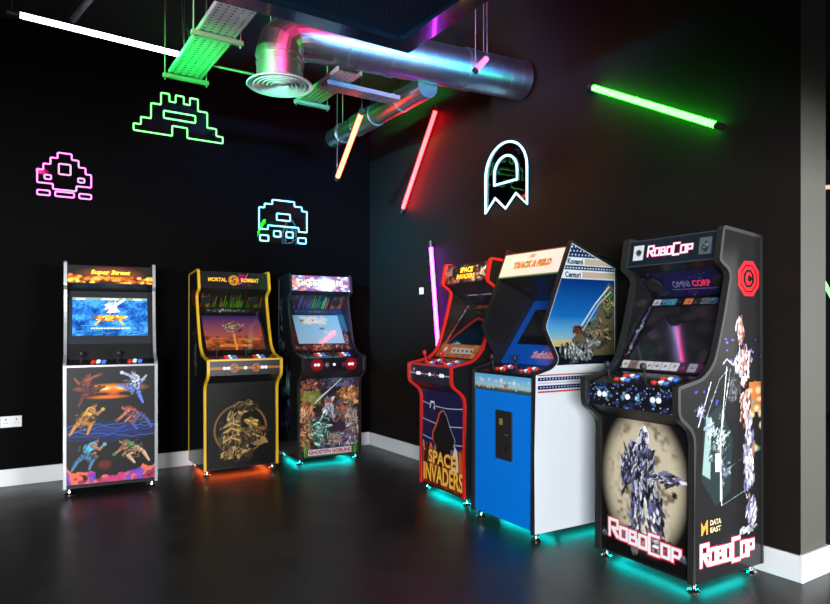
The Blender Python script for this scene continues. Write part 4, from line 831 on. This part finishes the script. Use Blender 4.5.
# ------------------------------------------------------------------ ducts, trays, casing under the ceiling
t = thing('ventilation_duct', 'round galvanised duct with elbow, circular diffuser and a smaller branch toward the corner', 'duct', (-.02, -2.44, 3.15), R(-7.4))
b = NB(); r = .142
ps = [(-.0, 0, 0)]
N_ = 19; pts = []; rad = []
for k in range(N_):
    x = -.002 - k * .09
    pts += [(x, 0, 0), (x - .0845, 0, 0), (x - .085, 0, 0), (x - .0885, 0, 0), (x - .089, 0, 0)]; rad += [r, r, r * 1.01, r * 1.01, r]
xe = pts[-1][0]
sweep(b, pts, rad, 40); obj('spiral_duct', b, M['duct'], t, smooth=True)
b = NB(); xv = -1.865
el = []
for a in range(0, 91, 30): el.append((xv + .14 - .14 * math.sin(R(a)), 0, -.14 + .14 * math.cos(R(a))))
sweep(b, [(xe + .03, 0, 0), (xv + .141, 0, 0)] + el[1:] + [(xv, 0, -.17)], .150, 32); obj('duct_elbow', b, M['duct'], t, smooth=False)
b = NB(); Mx = Matrix.Translation((xv, 0, 0))
lathe(b, [(.12, -.15), (.154, -.15), (.154, -.162), (.146, -.166), (.146, -.20), (.152, -.201), (.152, -.209), (.146, -.21), (.146, -.31), (.12, -.31)], 40, Mx); obj('drop_duct', b, M['duct'], t, smooth=True)
Mx = Matrix.Translation((xv, 0, .066)) @ Matrix.Diagonal((1.09, 1.09, 1, 1))
b = NB(); lathe(b, [(.13, -.365), (.150, -.375), (.187, -.395), (.192, -.402), (.187, -.407), (.165, -.40), (.15, -.378), (.13, -.372)], 48, Mx); obj('diffuser_flange', b, M['diffuser'], t, smooth=True)
for k, rr in enumerate((.14, .115, .09, .065, .04)):
    b = NB(); lathe(b, [(rr, -.385 - .002), (rr + .012, -.402), (rr + .010, -.406), (rr - .004, -.388)], 40, Mx); obj('diffuser_ring', b, M['diffuser'], t, smooth=True)
b = NB(); lathe(b, [(.001, -.398), (.02, -.398), (.024, -.392), (.018, -.385), (.001, -.385)], 24, Mx); obj('diffuser_hub', b, M['diffuser'], t, smooth=True)
b = NB(); lathe(b, [(.13, -.36), (.133, -.362), (.001, -.364), (.001, -.36)], 32, Mx); obj('diffuser_plenum', b, M['blk_matt'], t)
for x in (-1.40, -1.1, -.5):
    b = NB(); lathe(b, [(.1425, -.03), (.149, -.03), (.149, .03), (.1425, .03)], 40, Matrix.Translation((x, 0, 0)) @ Matrix.Rotation(R(90), 4, 'Y')); obj('duct_collar', b, M['duct'], t, smooth=True)
for x in (-1.3, -.35):
    b = NB(); cyl(b, (x, 0, .135), (x, 0, .598), .004, 6); obj('hanger_rod', b, M['wire'], t)
_bm = (Matrix.Translation((-.02, -2.44, 3.15)) @ Matrix.Rotation(R(-7.4), 4, 'Z')).inverted() @ Matrix.Translation((-.80, 0, 2.995))
def obj_b(name, b, m, t_, smooth=False):
    b.transform(_bm); return obj(name, b, m, t_, smooth=smooth)
b = NB(); sweep(b, [(0, -2.30, .0), (0, -1.75, 0), (0, -1.55, 0)], .082, 32); obj_b('branch_section', b, M['duct'], t, smooth=True)
b = NB(); sweep(b, [(0, -1.22, 0), (0, -.75, 0)], .078, 32); obj_b('branch_section', b, M['duct'], t, smooth=True)
b = NB(); sweep(b, [(0, -1.56, 0), (0, -1.21, 0)], .09, 36); obj_b('duct_silencer', b, M['duct'], t, smooth=True)
b = NB()
for a in range(24):
    q = R(a * 15); bx(b, .091 * math.cos(q) - .004, .091 * math.cos(q) + .004, -1.25, -1.215, .091 * math.sin(q) - .004, .091 * math.sin(q) + .004)
obj_b('silencer_rivets', b, M['chrome'], t)
for y in (-1.95, -.95):
    b = NB(); lathe(b, [(.0825, -.012), (.089, -.012), (.089, .012), (.0825, .012)], 32, Matrix.Translation((0, y, .0)) @ Matrix.Rotation(R(90), 4, 'X')); obj_b('clamp_ring', b, M['duct'], t, smooth=True)
    b = NB(); cyl(b, (0, y, .08), (0, y, .753), .004, 6); obj_b('hanger_rod', b, M['wire'], t)

def cable_tray(label, x, y, z, w_, ln, horiz=False):
    t = thing('cable_tray', label, 'cable tray', (x, y, z + .004), R(-90) if horiz else 0, 'perforated cable trays')
    b = NB(); rows = 5; step = .034; n = int(ln / step); cw = w_ / rows; bridge = .014
    g = {}
    def V_(a, c): 
        k = (round(a, 4), round(c, 4))
        if k not in g: g[k] = b.verts.new((a - w_ / 2, c, 0))
        return g[k]
    for i in range(n):
        y0 = i * step
        for r_ in range(rows):
            x0 = r_ * cw; off = (r_ % 2) * 0
            xs = [x0, x0 + cw * .3, x0 + cw * .7, x0 + cw]; ys = [y0, y0 + step * .28, y0 + step * .72, y0 + step]
            for a in range(3):
                for c in range(3):
                    if a == 1 and c == 1: continue
                    b.faces.new((V_(xs[a], ys[c]), V_(xs[a + 1], ys[c]), V_(xs[a + 1], ys[c + 1]), V_(xs[a], ys[c + 1])))
    b.normal_update(); r_ = bmesh.ops.solidify(b, geom=b.faces[:], thickness=.0015); obj('perforated_base', b, M['tray'], t)
    for s in (-1, 1): b = NB(); bx(b, s * w_ / 2 - .0015, s * w_ / 2 + .0015, 0, n * step, .001, .03); obj('side_flange', b, M['tray'], t)
    return t
def support(label, x, y, z, w_):
    t = thing('tray_support', label, 'support channel', (x, y, z), 0, 'slotted channels carrying the cable trays')
    b = NB(); bx(b, -w_ / 2, w_ / 2, -.015, .015, -.034, -.007, .003); obj('channel', b, M['gal'], t)
    for s in (-1, 1): b = NB(); cyl(b, (s * (w_ / 2 - .015), 0, -.05), (s * (w_ / 2 - .015), 0, 3.745 - z), .005, 8); obj('threaded_rod', b, M['gal'], t)
cable_tray('green-lit perforated cable tray, left of the round duct', -2.31, -3.0, 2.97, .21, 1.45)
support('slotted channel at the far end of the green-lit cable tray', -2.31, -1.62, 2.97, .30); support('slotted channel under the green-lit tray, beside the black ceiling casing', -2.31, -2.36, 2.97, .30)
cable_tray('shadowed perforated cable tray behind the circular diffuser', -1.42, -2.3, 2.955, .17, .72)
cable_tray('perforated cable tray running under the round duct to the branch duct', -1.50, -2.06, 2.925, .12, .6, True)
support('slotted channel under the tray right of the circular diffuser', -1.41, -1.66, 2.955, .28)

t = thing('ceiling_cassette', 'large black ceiling unit with glossy rim and perforated underside', 'air conditioner', (-2.10, -3.74, 2.8))
b = NB(); bx(b, -.58, .58, -.58, .58, .0, .26, .03)
obj('casing', b, M['cass'], t, smooth=True)
b = NB()
for (x0, x1, y0, y1) in ((-.60, .60, .49, .60), (-.60, .60, -.60, -.49), (-.60, -.49, -.49, .49), (.49, .60, -.49, .49)): bx(b, x0, x1, y0, y1, -.03, .0)
rim = obj('rim', b, M['cass'], t)
b = NB(); s = .026
M['mesh'] = mat('black_mesh', (.004, .004, .004), .6, spec=.1, noise=.1)
for i in range(36):
    for j in range(41):
        cx = -.47 + i * s * 1.02 + (s * .5 if j % 2 else 0); cy = -.475 + j * s * .9
        if cx > .48 or cy > .48: continue
        o = [b.verts.new((cx + s * .58 * math.cos(R(60 * k + 30)), cy + s * .58 * math.sin(R(60 * k + 30)), -.012)) for k in range(6)]
        q = [b.verts.new((cx + s * .42 * math.cos(R(60 * k + 30)), cy + s * .42 * math.sin(R(60 * k + 30)), -.012)) for k in range(6)]
        for k in range(6): b.faces.new((o[k], o[(k + 1) % 6], q[(k + 1) % 6], q[k]))
obj('perforated_grille', b, M['mesh'], t)
b = NB(); bx(b, -.49, .49, -.49, .49, -.006, -.001); obj('grille_backing', b, M['ceil'], t)
for sx in (-.5, .5):
    for sy in (-.5, .5): b = NB(); cyl(b, (sx, sy, .255), (sx, sy, .945), .006, 8); obj('hanger_rod', b, M['wire'], t)

# pipes on the ceiling
b = NB(); cyl(b, (-2.2, -1.85, 2.988), (-1.75, -1.85, 2.988), .008, 8); cyl(b, (-1.8, -1.85, 2.988), (-1.8, -1.85, 3.748), .004, 6); tag(obj('steel_conduit', b, M['wire']), 'thin steel conduit between the green-lit tray and the duct elbow', 'pipe')
b = NB(); cyl(b, (-2.95, -1.2, 3.35), (-2.60, -2.6, 3.55), .02, 10); tag(obj('ceiling_pipe', b, M['gal']), 'dark pipe near the ceiling above the white tube', 'pipe')

# ------------------------------------------------------------------ wall fittings
t = thing('double_socket', 'white double power socket on the back wall at the left edge', 'socket', (-3.286, -.0005, .514))
b = NB(); bx(b, -.074, .074, -.009, 0, -.045, .045, .003); obj('socket_plate', b, M['white_pl'], t)
for x in (-.036, .036):
    b = NB(); bx(b, x - .004, x + .004, -.0105, -.0085, .012, .026); bx(b, x - .013, x - .005, -.0105, -.0085, -.012, -.007); bx(b, x + .005, x + .013, -.0105, -.0085, -.012, -.007); obj('socket_holes', b, M['blk_matt'], t)
for x in (-.012, .012): b = NB(); bx(b, x - .006, x + .006, -.013, -.0085, .02, .036, .001); obj('rocker_switch', b, M['white_pl'], t)
t = thing('wall_switch', 'small white switch plate on the right wall beside the violet tube', 'switch', (-.0005, -1.02, 1.613))
b = NB(); bx(b, -.010, 0, -.03, .03, -.032, .032, .002); obj('switch_plate', b, M['white_pl'], t)
b = NB(); bx(b, -.014, -.0095, -.010, .010, -.014, .014, .001); obj('rocker', b, M['white_pl'], t)
